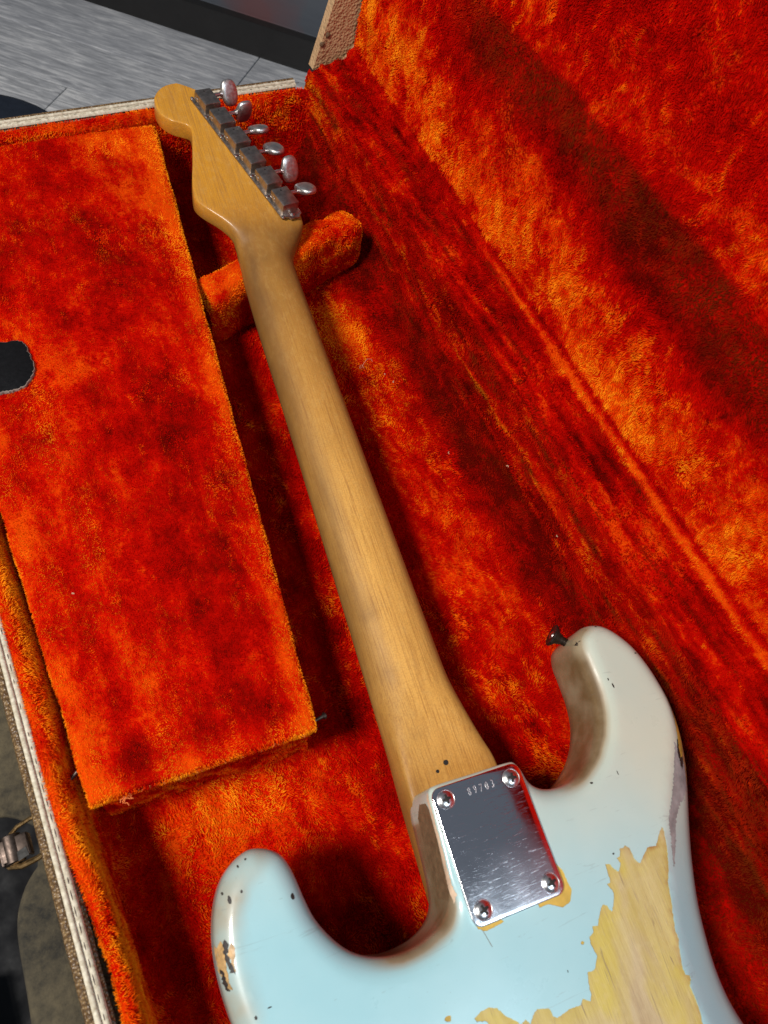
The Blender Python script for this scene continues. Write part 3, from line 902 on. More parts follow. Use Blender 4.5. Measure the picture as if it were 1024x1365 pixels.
# frayed threads along the near edge
th = MB()
for k in range(70):
    u = random.random(); x, y = cl_xy(u, 0)
    L = random.uniform(0.6, 1.8)*(1.6 if random.random() < 0.08 else 1); a = random.uniform(-0.9, 0.9)
    p = Vector((x, y+0.6, LT-random.uniform(2, 7)))
    d = Vector((math.sin(a), -math.cos(a), random.uniform(-0.6, 0.3)))
    th.tube([p, p+d*L*0.5+Vector((0, 0, 0.2)), p+d*L+Vector((random.uniform(-.6, .6), 0, -0.5))], [0.28, 0.22, 0.1], 5)
for k in range(5):
    x, y = cl_xy(0.13+0.02*random.random(), 0)
    pp = [Vector((x, y, LT-6))]
    for j in range(5): pp.append(pp[-1]+Vector((random.uniform(-1.6, 1.6), random.uniform(-1.6, 0.4), random.uniform(-.6, .6))))
    th.tube(pp, 0.24, 5)
o = sub(th.build('frayed_edge', M['thread'], None, True), box); o['kind'] = 'stuff'
for (a, b) in (((-176, 124, -33), (-189, 118, -37)), ((-57, 97, -31), (-46.5, 97.5, -31))):
    a, b = Vector(a), Vector(b); d = (b-a)
    m_ = MB(); m_.lathe(a, d, [(0, 1.1), (d.length-1.4, 1.1), (d.length-1.4, 2.0), (d.length, 1.8), (d.length+0.1, 0.1)], 10)
    sub(m_.build('hinge_pin', M['iron'], None, True), box)
# black leather pull tab on the compartment lid
tp = [(-172, 371), (-156.5, 371.2), (-152, 370.6), (-145.2, 370.1), (-140.5, 371.6), (-137.1, 374.5), (-133.5, 379), (-131.4, 384.6), (-130.7, 389), (-131.6, 392.8), (-131.2, 396.5), (-132, 400), (-131.4, 404), (-133.2, 409.6), (-138, 412.2), (-143, 412.2), (-147.2, 413.7), (-156, 414.4), (-172, 415)]
tj = jag(tp, 1.0, 0.9, 3.0)
m_ = MB(); n = len(tj)
cx_, cy_ = -152, 392
ring = lambda k, z: [(cx_+(x-cx_)*k, cy_+(y-cy_)*k, z) for x, y in tj]
r0, r1, r2 = ring(1, LT+0.2), ring(1, LT+2.5), ring(0.983, LT+2.8)
m_.add(r0+r1+r2+[(cx_, cy_, LT+2.8)], [(i, (i+1) % n, n+(i+1) % n, n+i) for i in range(n)]+[(n+i, n+(i+1) % n, 2*n+(i+1) % n, 2*n+i) for i in range(n)]+[(2*n+i, 2*n+(i+1) % n, 3*n) for i in range(n)])
o = finish('pull_tab', m_.v, m_.f, None, None, True, True, mats=[M['black_leather'], M['leather_edge']], fmat=[1]*n+[1]*n+[0]*n, auto=50)
sub(o, box)
# ---- padded neck rest
A_, B_ = Vector((2.0, 428.5)), Vector((146.0, 477.5))
ax_ = (B_-A_).normalized(); no_ = Vector((-ax_.y, ax_.x)); LEN = (B_-A_).length
def rest_fn(u, v):
    s_ = -6+(LEN+12)*u
    e = min(s_+6, LEN+6-s_); k = math.sqrt(max(0.0, 1-(1-min(1, e/13.0))**2)) if e < 13 else 1.0
    a = 2*PI*v
    ca, sa = math.cos(a), math.sin(a)
    n_ = 4.4
    rr = (abs(ca)**n_+abs(sa)**n_)**(-1/n_)
    hw, hh = 13.5, 26.0
    top = -31+3.5*math.sin(PI*u*1.1+0.4)
    lo = FLZ-1; zc = (top+lo)/2; hh = (top-lo)/2
    kk_ = 0.72+0.28*k
    c_ = ca*rr*hw*kk_; z = zc+sa*rr*hh*(0.55+0.45*k)-(1-k)*3
    p = A_+ax_*s_+no_*(c_-0)
    w = fbm(p.x, p.y, z, 0.06, 4)
    c_ += 0
    w2 = fbm(p.x, p.y, z, 0.022, 3)
    q = p+no_*(1.8*w+2.2*w2)*(1 if ca > 0 else -1)
    nap_shading = -0.02+0.10*sstep(-48, -36, z)-0.14*sstep(-50, -75, z)+0.18*w2
    return q.x, q.y, z+1.2*w+1.3*w2, nap_shading
rest = cp(grid('neck_rest', 90, 48, rest_fn, M['plush_block']))
pile(rest, M['pile_block'], 1.5, 1.4, 0.16, (0, 0, -0.2), seed=6)
for s_, sg in ((-5.5, -1), (LEN+5.5, 1)):
    m_ = MB()
    pts_ = []
    for k in range(24):
        x_, y_, z_, _ = rest_fn(0 if sg < 0 else 1, k/24); pts_.append((x_, y_, z_))
    m_.add(pts_, [tuple(range(24)) if sg > 0 else tuple(range(23, -1, -1))])
    sub(m_.build('rest_end', M['plush_block'], None, True), rest)
# ---- brass latch on the left side of the case
la = cp(MB().build('latch', M['brass'], None, True)) if False else None
m_ = MB()
yl = 103.0
m_.tube([(-198, 113.5, -46), (-205, 114.6, -46), (-212, 113.5, -47), (-218, 110, -48)], 1.15, 8)
m_.tube([(-198, 96.0, -46), (-206, 94.4, -46), (-214, 94.2, -47), (-219.5, 96.5, -48), (-222, 101, -48), (-221, 107, -48), (-217, 110.5, -48)], [1.3, 1.5, 1.7, 1.8, 1.8, 1.7, 1.3], 8)
la = cp(m_.build('latch', M['brass'], None, True))
bm = bmesh.new(); bmesh.ops.create_cube(bm, size=1)
m_ = MB()
for (c_, h_) in (((-214.5, 103, -42.5), (6.5, 5.5, 0.8)), ((-208.4, 103, -46), (0.8, 5.5, 3.6)), ((-221, 103, -46), (0.8, 6.5, 3.8))):
    m_.box(c_, (h_[0], 0, 0), (0, h_[1], 0), (0, 0, h_[2]), 0.5)
m_.lathe((-216, 96.2, -45.6), (0, 1, 0), [(0, 4.4), (0.3, 4.9), (13.6, 4.9), (14, 4.4)], 18)
sub(m_.build('latch_barrel', M['iron'], None, True), la)
m_ = MB(); m_.box((-211.5, 98.6, -41.6), (2.6, 0.5, 0), (-0.4, 2.2, 0), (0, 0, 0.25)); sub(m_.build('latch_slot', M['dark_hole'], None, True), la)
bm.free()
# lint on the plush
lt = MB()
for (x, y, z) in ((152.5, 214, -55), (116, 338, -77), (157, 151, -56), (133, 6, -75), (144, 47, -70), (158, 40, -54), (120, 330, -77), (-150, 215, -21), (60, 330, -78), (128, 250, -76)):
    p = Vector((x, y, z+3)); pp = [p]
    for j in range(4): pp.append(pp[-1]+Vector((random.uniform(-1, 1), random.uniform(-1, 1), random.uniform(-.2, .4))))
    lt.tube(pp, 0.28, 5)
pp = [Vector((100+4*math.cos(k*0.9)+k*1.4, 352+3*math.sin(k*1.3)+k*0.8, -76.5)) for k in range(9)]
lt.tube(pp, 0.12, 5)
o = cp(lt.build('lint', M['lint'], None, True)); o['kind'] = 'stuff'

# ---- things beside the case on the black tabletop
def pad(name, pts, z0, z1, mat, r=6.0):
    pl = catmull(pts, 3.0); n = len(pl); m = MB(); vs, fs = [], []
    area = sum(pl[i].x*pl[(i+1) % n].y-pl[(i+1) % n].x*pl[i].y for i in range(n))
    sg = 1 if area > 0 else -1
    nr = []
    for i in range(n):
        d = (pl[(i+1) % n]-pl[i-1]).normalized(); nr.append(Vector((-d.y, d.x))*sg)
    rings = [(0, z0)]+[(r*(1-math.cos(PI/2*k/5)), z1-r+r*math.sin(PI/2*k/5)) for k in range(6)]
    for o_, z in rings: vs += [(pl[i].x+nr[i].x*o_, pl[i].y+nr[i].y*o_, z) for i in range(n)]
    for j in range(len(rings)-1):
        for i in range(n): fs.append((j*n+i, j*n+(i+1) % n, (j+1)*n+(i+1) % n, (j+1)*n+i)[::sg])
    c = (sum(p.x for p in pl)/n, sum(p.y for p in pl)/n, z1+0.5); vs.append(c)
    b = (len(rings)-1)*n
    for i in range(n): fs.append((b+i, b+(i+1) % n, len(vs)-1)[::sg])
    m.add(vs, fs); return m.build(name, mat, None, True)
o = pad('felt_pad', [(-203, 104), (-216, 98), (-226, 88), (-232.5, 72), (-235, 40), (-240, -40), (-240, -180), (-203, -180)], -96, -84, M['felt'], 4)
tag(o, 'mottled olive grey felt pad with a rounded corner beside the case, below the brass latch', 'pad')
o = pad('felt_pad', [(-203, 330), (-250, 320), (-300, 280), (-300, 140), (-232, 134), (-203, 132)], -96, -93, M['felt'], 2)
tag(o, 'dim grey felt pad on the black table, above the brass latch', 'pad')
m_ = MB(); m_.box((-280, -100, -85), (28, 0, 0), (0, 158, 0), (0, 0, 11), 2.0)
nb = m_.build('navy_box', M['navy'], None, True)
m_ = MB(); m_.tube([(-251.5, 58, -74.5), (-251.5, -250, -74.5)], 0.7, 6); m_.build('gold_edge', M['brass'], nb, True)
tag(nb, 'dark navy flat box with a thin gold edge on the black table', 'box')

# ================================================================ GUITAR  (local axes: x right, y to the headstock, z up from the back)
gt = empty('electric_guitar')
tag(gt, 'worn pale blue electric guitar lying face down in the orange plush case', 'guitar')
YAW, TILT, ROLL = -0.13489941, 0.04348854, 0.09260978
gt.rotation_mode = 'QUATERNION'
gt.rotation_quaternion = (Matrix.Rotation(YAW, 3, 'Z') @ Matrix.Rotation(TILT, 3, 'X') @ Matrix.Rotation(ROLL, 3, 'Y')).to_quaternion()
gt.location = (0, 0, Z0*S)

OUT = [(28.2, 27), (30.8, 21.5), (35.5, 17.2), (42, 14.6), (51, 13.9), (60, 16), (70.3, 21.9), (77, 28.2), (82, 35), (86.6, 44.6), (89.2, 56.9), (90, 70), (90.6, 80), (94, 88), (102, 92.5), (111.8, 91.6), (119.6, 86), (127.4, 75), (132, 62.3), (134.4, 50), (136.6, 36), (136.0, 18), (130.2, -4), (121, -25), (111.4, -46), (105.6, -62.5), (101.6, -80.4), (99.6, -99.4), (101.8, -115.2),
       (108, -137), (120, -168), (136, -204), (150, -240), (156, -272), (152, -306), (135, -336), (105, -356), (60, -367), (0, -370), (-60, -367), (-100, -355), (-126, -334), (-138, -302), (-140, -267), (-135, -232), (-128, -197), (-122, -162), (-121, -130), (-125, -100), (-130, -70), (-134.5, -45), (-137.9, -30), (-139.4, -15), (-139.2, -2), (-137.1, 9.6), (-133.5, 19), (-128.8, 26), (-122.8, 30.6), (-116.4, 32.8), (-111, 32.2), (-105.6, 29.7), (-101.5, 25.8), (-99.1, 20.2), (-97.5, 13.4), (-96, 5), (-93.8, -3.6), (-89.8, -11.6), (-84.6, -18.8), (-78.6, -24), (-70.5, -27.9), (-61, -29.9), (-50, -29.6), (-41, -27.2), (-34.8, -23.2), (-31.2, -18), (-29.6, -11), (-28.6, -2), (-27.7, 10), (-26.9, 22), (-26.3, 28.5), (-24.6, 32.4), (-20, 33.6), (0, 33.4), (20, 33.2), (25, 32.0)]
ol = catmull(OUT[::-1], 1.6)     # counter-clockwise
NP = len(ol)
area = sum(ol[i].x*ol[(i+1) % NP].y-ol[(i+1) % NP].x*ol[i].y for i in range(NP))
if area < 0: ol.reverse()
nin = []
for i in range(NP):
    d = (ol[(i+1) % NP]-ol[i-1]).normalized(); nin.append(Vector((-d.y, d.x)))
rad = []
for p in ol:
    r = 11.0
    near = min((p-Vector((0, 33.4))).length if abs(p.x) < 1 else 1e9, seg_dist([(27, 33), (-26, 33.4), (-29, -8)], p.x, p.y, False))
    r = 2.6+(11-2.6)*sstep(1.0, 16.0, near)
    rad.append(r)
for _ in range(6): rad = [(rad[i-1]+rad[i]+rad[(i+1) % NP])/3 for i in range(NP)]
BEL = [(131.5, 60), (129.4, 47.6), (126.6, 32.1), (118.4, 15), (107.5, -0.6), (95.0, -18.9), (85.1, -38.8), (78.8, -52.9), (73.9, -68.1), (70.2, -82.9), (69.2, -99.7), (71, -118), (78, -140), (92, -170), (118, -205)]
BELC = catmull(BEL, 3, False)
def belly(x, y):
    """drop below the flat back, right of the contour line"""
    if y > 60 or y < -205: return 0.0
    best = 1e9; sgn = 0
    for a, b in zip(BELC, BELC[1:]):
        d = b-a; t_ = max(0, min(1, ((x-a.x)*d.x+(y-a.y)*d.y)/(d.dot(d))))
        q = a+d*t_; dd = (x-q.x)**2+(y-q.y)**2
        if dd < best: best = dd; sgn = d.x*(y-a.y)-d.y*(x-a.x)
    if sgn <= 0: return 0.0
    s_ = math.sqrt(best)
    return 0.50*(math.sqrt(s_*s_+2.0)-1.414)*sstep(62, 30, y)
bevN = 7
rings = []
for j, zz in enumerate((-44.5, -40.5, -34, -26, -18)):
    ins = (3.0, 0.4, 0, 0, 0)[j]
    rings.append([(p.x+n_.x*ins, p.y+n_.y*ins, zz) for p, n_ in zip(ol, nin)])
for k in range(bevN+1):
    a = PI/2*k/bevN
    rings.append([(p.x+n_.x*r*(1-math.cos(a)), p.y+n_.y*r*(1-math.cos(a)), -r+r*math.sin(a)) for p, n_, r in zip(ol, nin, rad)])
V = [v for r_ in rings for v in r_]; Fc = []
for j in range(len(rings)-1):
    for i in range(NP): Fc.append((j*NP+i, j*NP+(i+1) % NP, (j+1)*NP+(i+1) % NP, (j+1)*NP+i))
Fc.append(tuple(range(NP-1, -1, -1)))
# flat back with the worn-through patches cut out of the paint
PR = [(91.0, -20.9), (92.1, -22.0), (90.7, -26.1), (89.2, -31.0), (86.8, -36.2), (84.9, -40.0), (81.4, -45.4), (79.5, -51.3), (77.7, -56.4), (75.8, -61.3), (74.2, -65.6), (74.4, -69.0), (72.8, -71.8), (71.3, -76.1), (69.8, -80.9), (69.9, -83.5), (72.3, -84.8), (71.8, -86.4), (69.7, -88.0), (69.7, -92.5), (69.7, -96.4), (69.2, -100.0), (68.0, -103.6), (67.1, -108.0), (62, -120), (48, -132), (20, -140), (-10, -138), (-34, -124), (-46, -104), (-44, -84)]
PL = [(87.1, -24.3), (83.4, -28.1), (80.7, -27.6), (77.9, -27.4), (73.3, -30.5), (70.6, -32.7), (68.6, -30.1), (68.6, -27.5), (68.3, -24.5), (66.3, -22.5), (64.7, -23.3), (62.5, -23.4), (61.2, -26.3), (59.0, -26.4), (59.9, -29.2), (57.4, -32.5), (55.5, -30.7), (54.3, -28.2), (51.5, -27.1), (51.2, -30.0), (50.9, -33.5), (50.2, -35.4), (48.3, -35.5), (49.3, -38.0), (50.0, -40.3), (47.9, -43.8), (45.4, -47.2), (44.5, -45.8), (44.0, -43.9), (41.8, -42.8), (40.2, -44.0), (37.3, -47.2), (35.3, -50.2), (32.4, -49.5), (31.7, -52.0), (28.9, -53.1), (28.2, -55.5), (28.5, -59.2), (29.0, -61.3), (26.4, -65.0), (24.1, -66.1), (21.4, -65.5), (19.7, -70.0), (19.1, -74.1), (17.6, -76.4), (16.0, -75.2), (14.5, -74.1), (12.3, -76.0), (9.9, -75.8), (6.7, -75.6), (-0.6, -76.7), (-2.2, -75.2), (-3.0, -72.0), (-8.6, -70.3), (-11.6, -71.8), (-13.9, -74.5), (-15.2, -71.9), (-18.2, -72.9), (-21.7, -69.4), (-24.1, -67.4), (-26.4, -63.7), (-30.2, -62.0), (-34.7, -62.2), (-38.2, -63.5), (-37.4, -65.1), (-33.4, -66.1), (-32.3, -69.0)]
main_patch = jag(PR+PL[::-1], 0.8, 0.45, 1.0)
def blob(cx, cy, rx, ry, seed, n=14):
    return [(cx+rx*(1+0.3*noise.noise(Vector((math.cos(2*PI*k/n)*1.5+seed, math.sin(2*PI*k/n)*1.5, seed))))*math.cos(2*PI*k/n), cy+ry*(1+0.3*noise.noise(Vector((math.cos(2*PI*k/n)*1.5, math.sin(2*PI*k/n)*1.5+seed, 4))))*math.sin(2*PI*k/n)) for k in range(n)]
p2 = jag([(24.0, -16.5), (26.3, -19), (28.1, -22.5), (28.8, -28.2), (29.2, -31.5), (26.4, -36.2), (21.1, -37.4), (16.9, -34.9), (14.8, -33.8), (9.5, -33.6), (9.0, -30.4), (19, -27)], 0.8, 0.4, 5.0)
p3 = jag([(-24.5, -25.5), (-24.7, -27.5), (-24.3, -30.0), (-23.3, -32.2), (-20.3, -34.1), (-16.5, -34.0), (-10.0, -33.4), (-12.7, -29.5), (-20, -27)], 0.8, 0.35, 8.0)
p4 = blob(24.3, -54.1, 1.0, 0.7, 2.0)
p5 = blob(-49.5, -59.5, 1.6, 1.2, 6.0)
patches = [main_patch, p2, p3, p4, p5]
inner = rings[-1]
base_i = (len(rings)-1)*NP
pts_in = []
y = -360.0
while y < 92:
    st_ = 3.5 if y > -145 else 12
    x = -140.0
    while x < 138:
        px_, py_ = x+random.uniform(-.3, .3), y+random.uniform(-.3, .3)
        if inside(inner, px_, py_) and seg_dist(inner, px_, py_) > 1.4: pts_in.append((px_, py_))
        x += st_
    y += st_
inner2 = [(p[0], p[1]) for p in inner]
ov, tris = cdt([inner2]+patches, pts_in, lambda cx, cy: inside(inner2, cx, cy) and not any(inside(pp_, cx, cy) for pp_ in patches))
key = {(round(p[0], 4), round(p[1], 4)): base_i+i for i, p in enumerate(inner2)}
idx = []
for p in ov:
    k = key.get((round(p.x, 4), round(p.y, 4)))
    if k is None: k = len(V); V.append((p.x, p.y, 0.0))
    idx.append(k)
for f in tris:
    f = [idx[i] for i in f]
    a, b, c = (V[i] for i in f)
    if (b[0]-a[0])*(c[1]-a[1])-(b[1]-a[1])*(c[0]-a[0]) < 0: f = f[::-1]
    Fc.append(tuple(f))
# walls of paint thickness round the patches
for pp_ in patches:
    n = len(pp_); k0 = len(V)
    V += [(x, y, 0.0) for x, y in pp_]+[(x, y, -0.7) for x, y in pp_]
    for i in range(n): Fc.append((k0+i, k0+(i+1) % n, k0+n+(i+1) % n, k0+n+i))
V = [(x, y, z-belly(x, y)*sstep(-40, -14, z)) for x, y, z in V]
AG, GR = [], []
HF = [(33, 20), (45, 14.5), (60, 16), (70, 22), (82, 35), (89, 57), (90, 75), (94, 88)]
CF = [(-27, 10), (-29, -14), (-34, -23), (-41, -27), (-50, -29.6), (-61, -30), (-74, -26.5)]
LF = [(-138, -32), (-139, -10), (-137, 10), (-128, 26), (-118, 32)]
for x, y, z in V:
    ag = 0.06+0.94*sstep(-48, 62, y+0.35*max(0, x)-0.55*max(0, -x-60)+9*fbm(x, y, 0, 0.02, 3))  # yellowed lacquer; some of the warm and cool light is painted in too
    if x < -60: ag *= 0.72
    AG.append(ag)
    g = 0.0
    side = sstep(-0.4, -5.5, z)
    # greasy staining where the hand and arm rub the flanks
    d3 = seg_dist(LF, x, y, False) if x < -95 else 99
    g = 0.55*sstep(15.5, 5, d3)*(0.75+0.5*fbm(x, y, 3, 0.05, 3))
    if z < -0.05:
        d1 = seg_dist(HF, x, y, False)
        g = max(g, 1.0*sstep(13, 7, d1)*sstep(-0.6, -4.5, z)*sstep(40, 62, x)*(1-0.35*sstep(70, 92, y)))
        d2 = seg_dist(CF, x, y, False)
        g = max(g, 0.85*sstep(13, 8, d2)*sstep(-0.3, -4.0, z)*sstep(-84, -58, x))
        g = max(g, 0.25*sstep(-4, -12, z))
    GR.append(min(1.0, g*(0.95+0.3*fbm(x, y, z, 0.05, 3))))
body = finish('body', V, Fc, M['paint'], gt, True, False, {'aged': AG, 'grime': GR}, auto=60)
# BVH of the body for things that lie on its skin
bvh = BVHTree.FromPolygons([Vector(v) for v in V], Fc)
# wood showing in the patches
def wood_patch(name, poly, mat, depth, yell=None, step=2.5):
    xs = [p[0] for p in poly]; ys = [p[1] for p in poly]
    pin = []
    y = min(ys)
    while y < max(ys):
        x = min(xs)
        while x < max(xs):
            if inside(poly, x, y) and seg_dist(poly, x, y) > 0.5: pin.append((x+random.uniform(-.2, .2), y+random.uniform(-.2, .2)))
            x += step
        y += step
    o_, tr = cdt([poly], pin, lambda cx, cy: inside(poly, cx, cy))
    fs = []
    for f in tr:
        a, b, c = (o_[i] for i in f)
        fs.append(tuple(f) if (b.x-a.x)*(c.y-a.y)-(b.y-a.y)*(c.x-a.x) > 0 else tuple(f[::-1]))
    ye = [max(0, min(1, yell(p.x, p.y) if yell else 0)) for p in o_]
    ri = [sstep(2.2, 0.3, seg_dist(poly, p.x, p.y))*(0.25+0.75*sstep(60, 70, p.x))*(0.5+0.8*fbm(p.x, p.y, 0, 0.12, 3)) for p in o_]
    return finish(name, [(p.x, p.y, -depth-belly(p.x, p.y)) for p in o_], fs, mat, body, True, False, {'yellow': ye, 'rim': [max(0, min(1, r)) for r in ri]})
def yf(x, y):
    d = seg_dist(main_patch, x, y)
    left = sstep(40, -6, (x-(44+0.42*(y+45)*-1+20)) )
    return 0.75*sstep(7, 1.0, d)*(0.3 if x > 62 and y > -80 else 1.0)+0.80*sstep(26, 2, d)*sstep(66, 38, x+0.25*(y+40))+(0.6*sstep(3.5, 0.5, d)*sstep(-78, -92, y))
wood_patch('bare_wood', main_patch, M['wood'], 0.45, yf)
for pp_ in patches[1:]: wood_patch('paint_chip', pp_, M['undercoat'], 0.4, None, 1.5)
def decal(name, pts, z, mat, off=0.10, par=None, step=1.0, amp=0.35, seed=0.0):
    poly = jag(pts, 0.7, amp, seed)
    xs = [p[0] for p in poly]; ys = [p[1] for p in poly]; pin = []
    y = min(ys)
    while y < max(ys):
        x = min(xs)
        while x < max(xs):
            if inside(poly, x, y) and seg_dist(poly, x, y) > 0.3: pin.append((x, y))
            x += step
        y += step
    o_, tr = cdt([poly], pin, lambda cx, cy: inside(poly, cx, cy))
    vs = []
    for p in o_:
        zz = z(p.x, p.y) if callable(z) else z
        hit = bvh.ray_cast(Vector((p.x, p.y, 20)), Vector((0, 0, -1)))
        loc, nor = (hit[0], hit[1])
        if loc is None or loc.z < zz-14: loc, nor, _, _ = bvh.find_nearest(Vector((p.x, p.y, zz)))
        vs.append(loc+nor*off)
    fs = []
    for f in tr:
        a, b, c = (o_[i] for i in f)
        fs.append(tuple(f) if (b.x-a.x)*(c.y-a.y)-(b.y-a.y)*(c.x-a.x) > 0 else tuple(f[::-1]))
    return finish(name, [v[:] for v in vs], fs, mat, par or body, True, False)
decal('worn_patch', [(122.1, 16.1), (123.4, 10.9), (124.6, 3.9), (124.0, -2), (121, -8.5), (114.5, -13.2), (111.8, -14.0), (108.3, -15.7), (103.9, -20.0), (100.7, -24.5), (95.7, -31.9), (92.1, -37.0), (89.0, -40.3), (90.6, -35.6), (94.4, -27.1), (96.9, -19.7), (99.2, -16.7), (104.5, -10.8), (110.2, -3.1), (115.6, 5.1)], -6, M['scuff'], 0.10, step=1.4, amp=1.5, seed=2)
decal('worn_patch', [(133.4, 47.6), (134.8, 40.3), (134.8, 29.8), (133.2, 18.9), (131.0, 9.5), (128.2, 2.5), (124.6, -5), (122.2, -9), (123.6, -4), (125.8, 2.7), (125.1, 5.7), (123.0, 6.6), (123.6, 10.9), (126.8, 19.2), (129.4, 26.8), (130.9, 34.8), (131.6, 42.1)], -6, M['tan_wear'], 0.16, step=1.0, amp=0.5, seed=3)
decal('worn_patch', [(129.6, 27.5), (131.2, 30.0), (130.8, 20), (128.0, 11), (125.4, 7.6), (123.2, 7.0), (124.0, 11.5), (126.6, 19)], -5, M['undercoat'], 0.22, step=1.0, amp=0.5, seed=4)
decal('worn_patch', [(126.6, 18.3), (124.6, 8.2), (125.2, 6.7), (123.6, 3.4), (121.0, 1.1), (121.4, 9.5), (123.6, 14.8)], -6, M['burnt'], 0.2, step=0.8, amp=0.8, seed=5)
decal('worn_patch', [(-139.2, 0.7), (-138.2, -1.5), (-135.8, 0.9), (-135.2, -2.5), (-135.3, -5.8), (-135.8, -10.5), (-135.9, -15.3), (-135.0, -18.5), (-137.0, -17.5), (-137.4, -15.8), (-138.4, -12.3), (-139.2, -11.0), (-139.2, -6.5)], -9, M['tan_wear'], 0.10, step=0.8, amp=0.5, seed=6)
decal('worn_patch', [(-131.9, -1.1), (-131.0, -3.8), (-131.6, -6.9), (-132.6, -8.7), (-132.5, -12.4), (-133.9, -12.5), (-133.3, -7.4), (-134.5, -5.9), (-133.5, -3.0)], -6, M['tan_wear'], 0.14, step=0.8, amp=0.5, seed=7)
decal('worn_patch', [(-134.6, 0.6), (-133.4, -0.7), (-133.6, -2.8), (-134.4, -5.7), (-133.8, -8.5), (-132.6, -11.4), (-133.0, -13.4), (-134.6, -12.0), (-135.7, -6.4), (-135.5, -1.4)], -8, M['burnt'], 0.18, step=0.6, amp=0.9, seed=8)
decal('worn_patch', [(-138.4, -9.6), (-137.4, -10.2), (-136.8, -14.8), (-136.4, -19.0), (-137.4, -18.3), (-138.2, -14.9)], -9, M['burnt'], 0.18, step=0.6, amp=0.9, seed=9)
for i, (x, y, rx, ry) in enumerate([(-102.1, 7.7, 1.0, 1.7), (-129.1, 15, 0.9, 2.0), (-123.4, 16.6, 0.6, 0.8), (-118.5, 29.0, 0.6, 0.5), (-122.4, 27, 0.5, 0.8), (-122.2, -29.4, 1.1, 0.35), (-131.4, 18.5, 0.5, 0.8), (92.5, 84.2, 0.7, 1.9), (62.8, 10.2, 0.9, 0.6), (108.2, 90, 0.8, 0.5), (124, 68.4, 1.2, 0.5), (99.6, 54.4, 0.5, 1.6), (98.4, 58.5, 0.4, 0.9), (79.4, 10.7, 0.3, 1.3), (58.2, -24.1, 0.7, 0.5), (70, 30, 0.3, 1.4), (12, -62, 0.25, 0.7), (-128.5, -31, 0.6, 0.9)]):
    decal('paint_ding', blob(x, y, rx*0.9, ry*0.9, i*1.7, 10), -2, M['burnt'], 0.10, step=0.9, amp=0.2, seed=i)
decal('paint_ding', [(-21.6, -33.5), (-21.3, -33.5), (-19.4, -41), (-19.7, -41)], 0, M['brown_wear'], 0.06, step=2, amp=0.1)
# bare sides of the neck pocket: worn paint on the left flank
def flank_patch(pts, mat, off):
    """pts: (y, depth) on the flank left of the plate"""
    poly = jag(pts, 0.8, 0.5, 3.0); pin = []
    ys = [p[0] for p in poly]; zs = [p[1] for p in poly]
    y = min(ys)
    while y < max(ys):
        z = min(zs)
        while z < max(zs):
            if inside(poly, y, z) and seg_dist(poly, y, z) > 0.4: pin.append((y, z))
            z += 1.2
        y += 1.5
    o_, tr = cdt([poly], pin, lambda a, b: inside(poly, a, b)); vs = []
    for p in o_:
        h = bvh.ray_cast(Vector((-60, p.x, p.y)), Vector((1, 0, 0)))
        loc, nor = h[0], h[1]
        if loc is None: loc, nor, _, _ = bvh.find_nearest(Vector((-30, p.x, p.y)))
        vs.append((loc+nor*off)[:])
    return finish('worn_patch', vs, [tuple(f) for f in tr], mat, body, True, False)
flank_patch([(27, -7), (24, -4.5), (10, -4.2), (-2, -5.5), (-14, -4), (-17, -7), (-16, -24), (0, -27), (22, -26), (28, -18)], M['brown_wear'], 0.10)
flank_patch([(31, -1.6), (20, -1.2), (0, -1.0), (-16, -1.2), (-19, -3.2), (-8, -4.6), (8, -3.4), (22, -3.6), (30, -4.2)], M['edge_tan'], 0.14)

# ---- neck and headstock: one piece of maple
LX = [(-30, -27.5), (30, -26.3), (60, -25.2), (89, -24.8), (186, -24.0), (302, -23.2), (380, -23.4), (432, -22.6), (446, -22.2), (456, -22.8), (463, -25.2), (470, -29.8), (477, -36.2), (483, -41.6), (488.5, -45.2), (494, -46.6), (503, -45.8), (515, -43.9), (537, -39.1), (556, -35.5), (568, -33.4), (573.5, -33.2), (577, -35.0), (579.6, -39.5), (582, -45.5), (585.5, -50.0), (591.4, -54.2), (601.8, -56.2), (609, -56.0), (616.4, -53.3), (622, -49.6), (626, -45.4), (629, -39.5), (630.4, -34)]
RX = [(-30, 28), (36, 28.6), (42, 28.2), (50, 26.6), (60, 25.2), (72, 24.4), (90, 23.9), (180, 22.4), (305, 20.6), (380, 19.4), (420, 18.8), (432, 19.0), (438, 20.0), (446, 23.2), (453, 27.4), (460, 31.6), (466, 33.9), (471, 33.6), (478, 31.4), (500, 25.0), (560, 7.4), (610, -7.8), (618, -12.0), (623, -18.5), (627, -25.0), (629.5, -30.4), (630.4, -33.9)]
ys_ = []
y = -28.0
while y < 630.4:
    ys_.append(y)
    y += 6 if 70 < y < 420 else (2 if y < 420 else (1.1 if y < 622 else 0.45))
ys_.append(630.35)
NU = 36
V, Fc, TO, GRm = [], [], [], []
row = 0
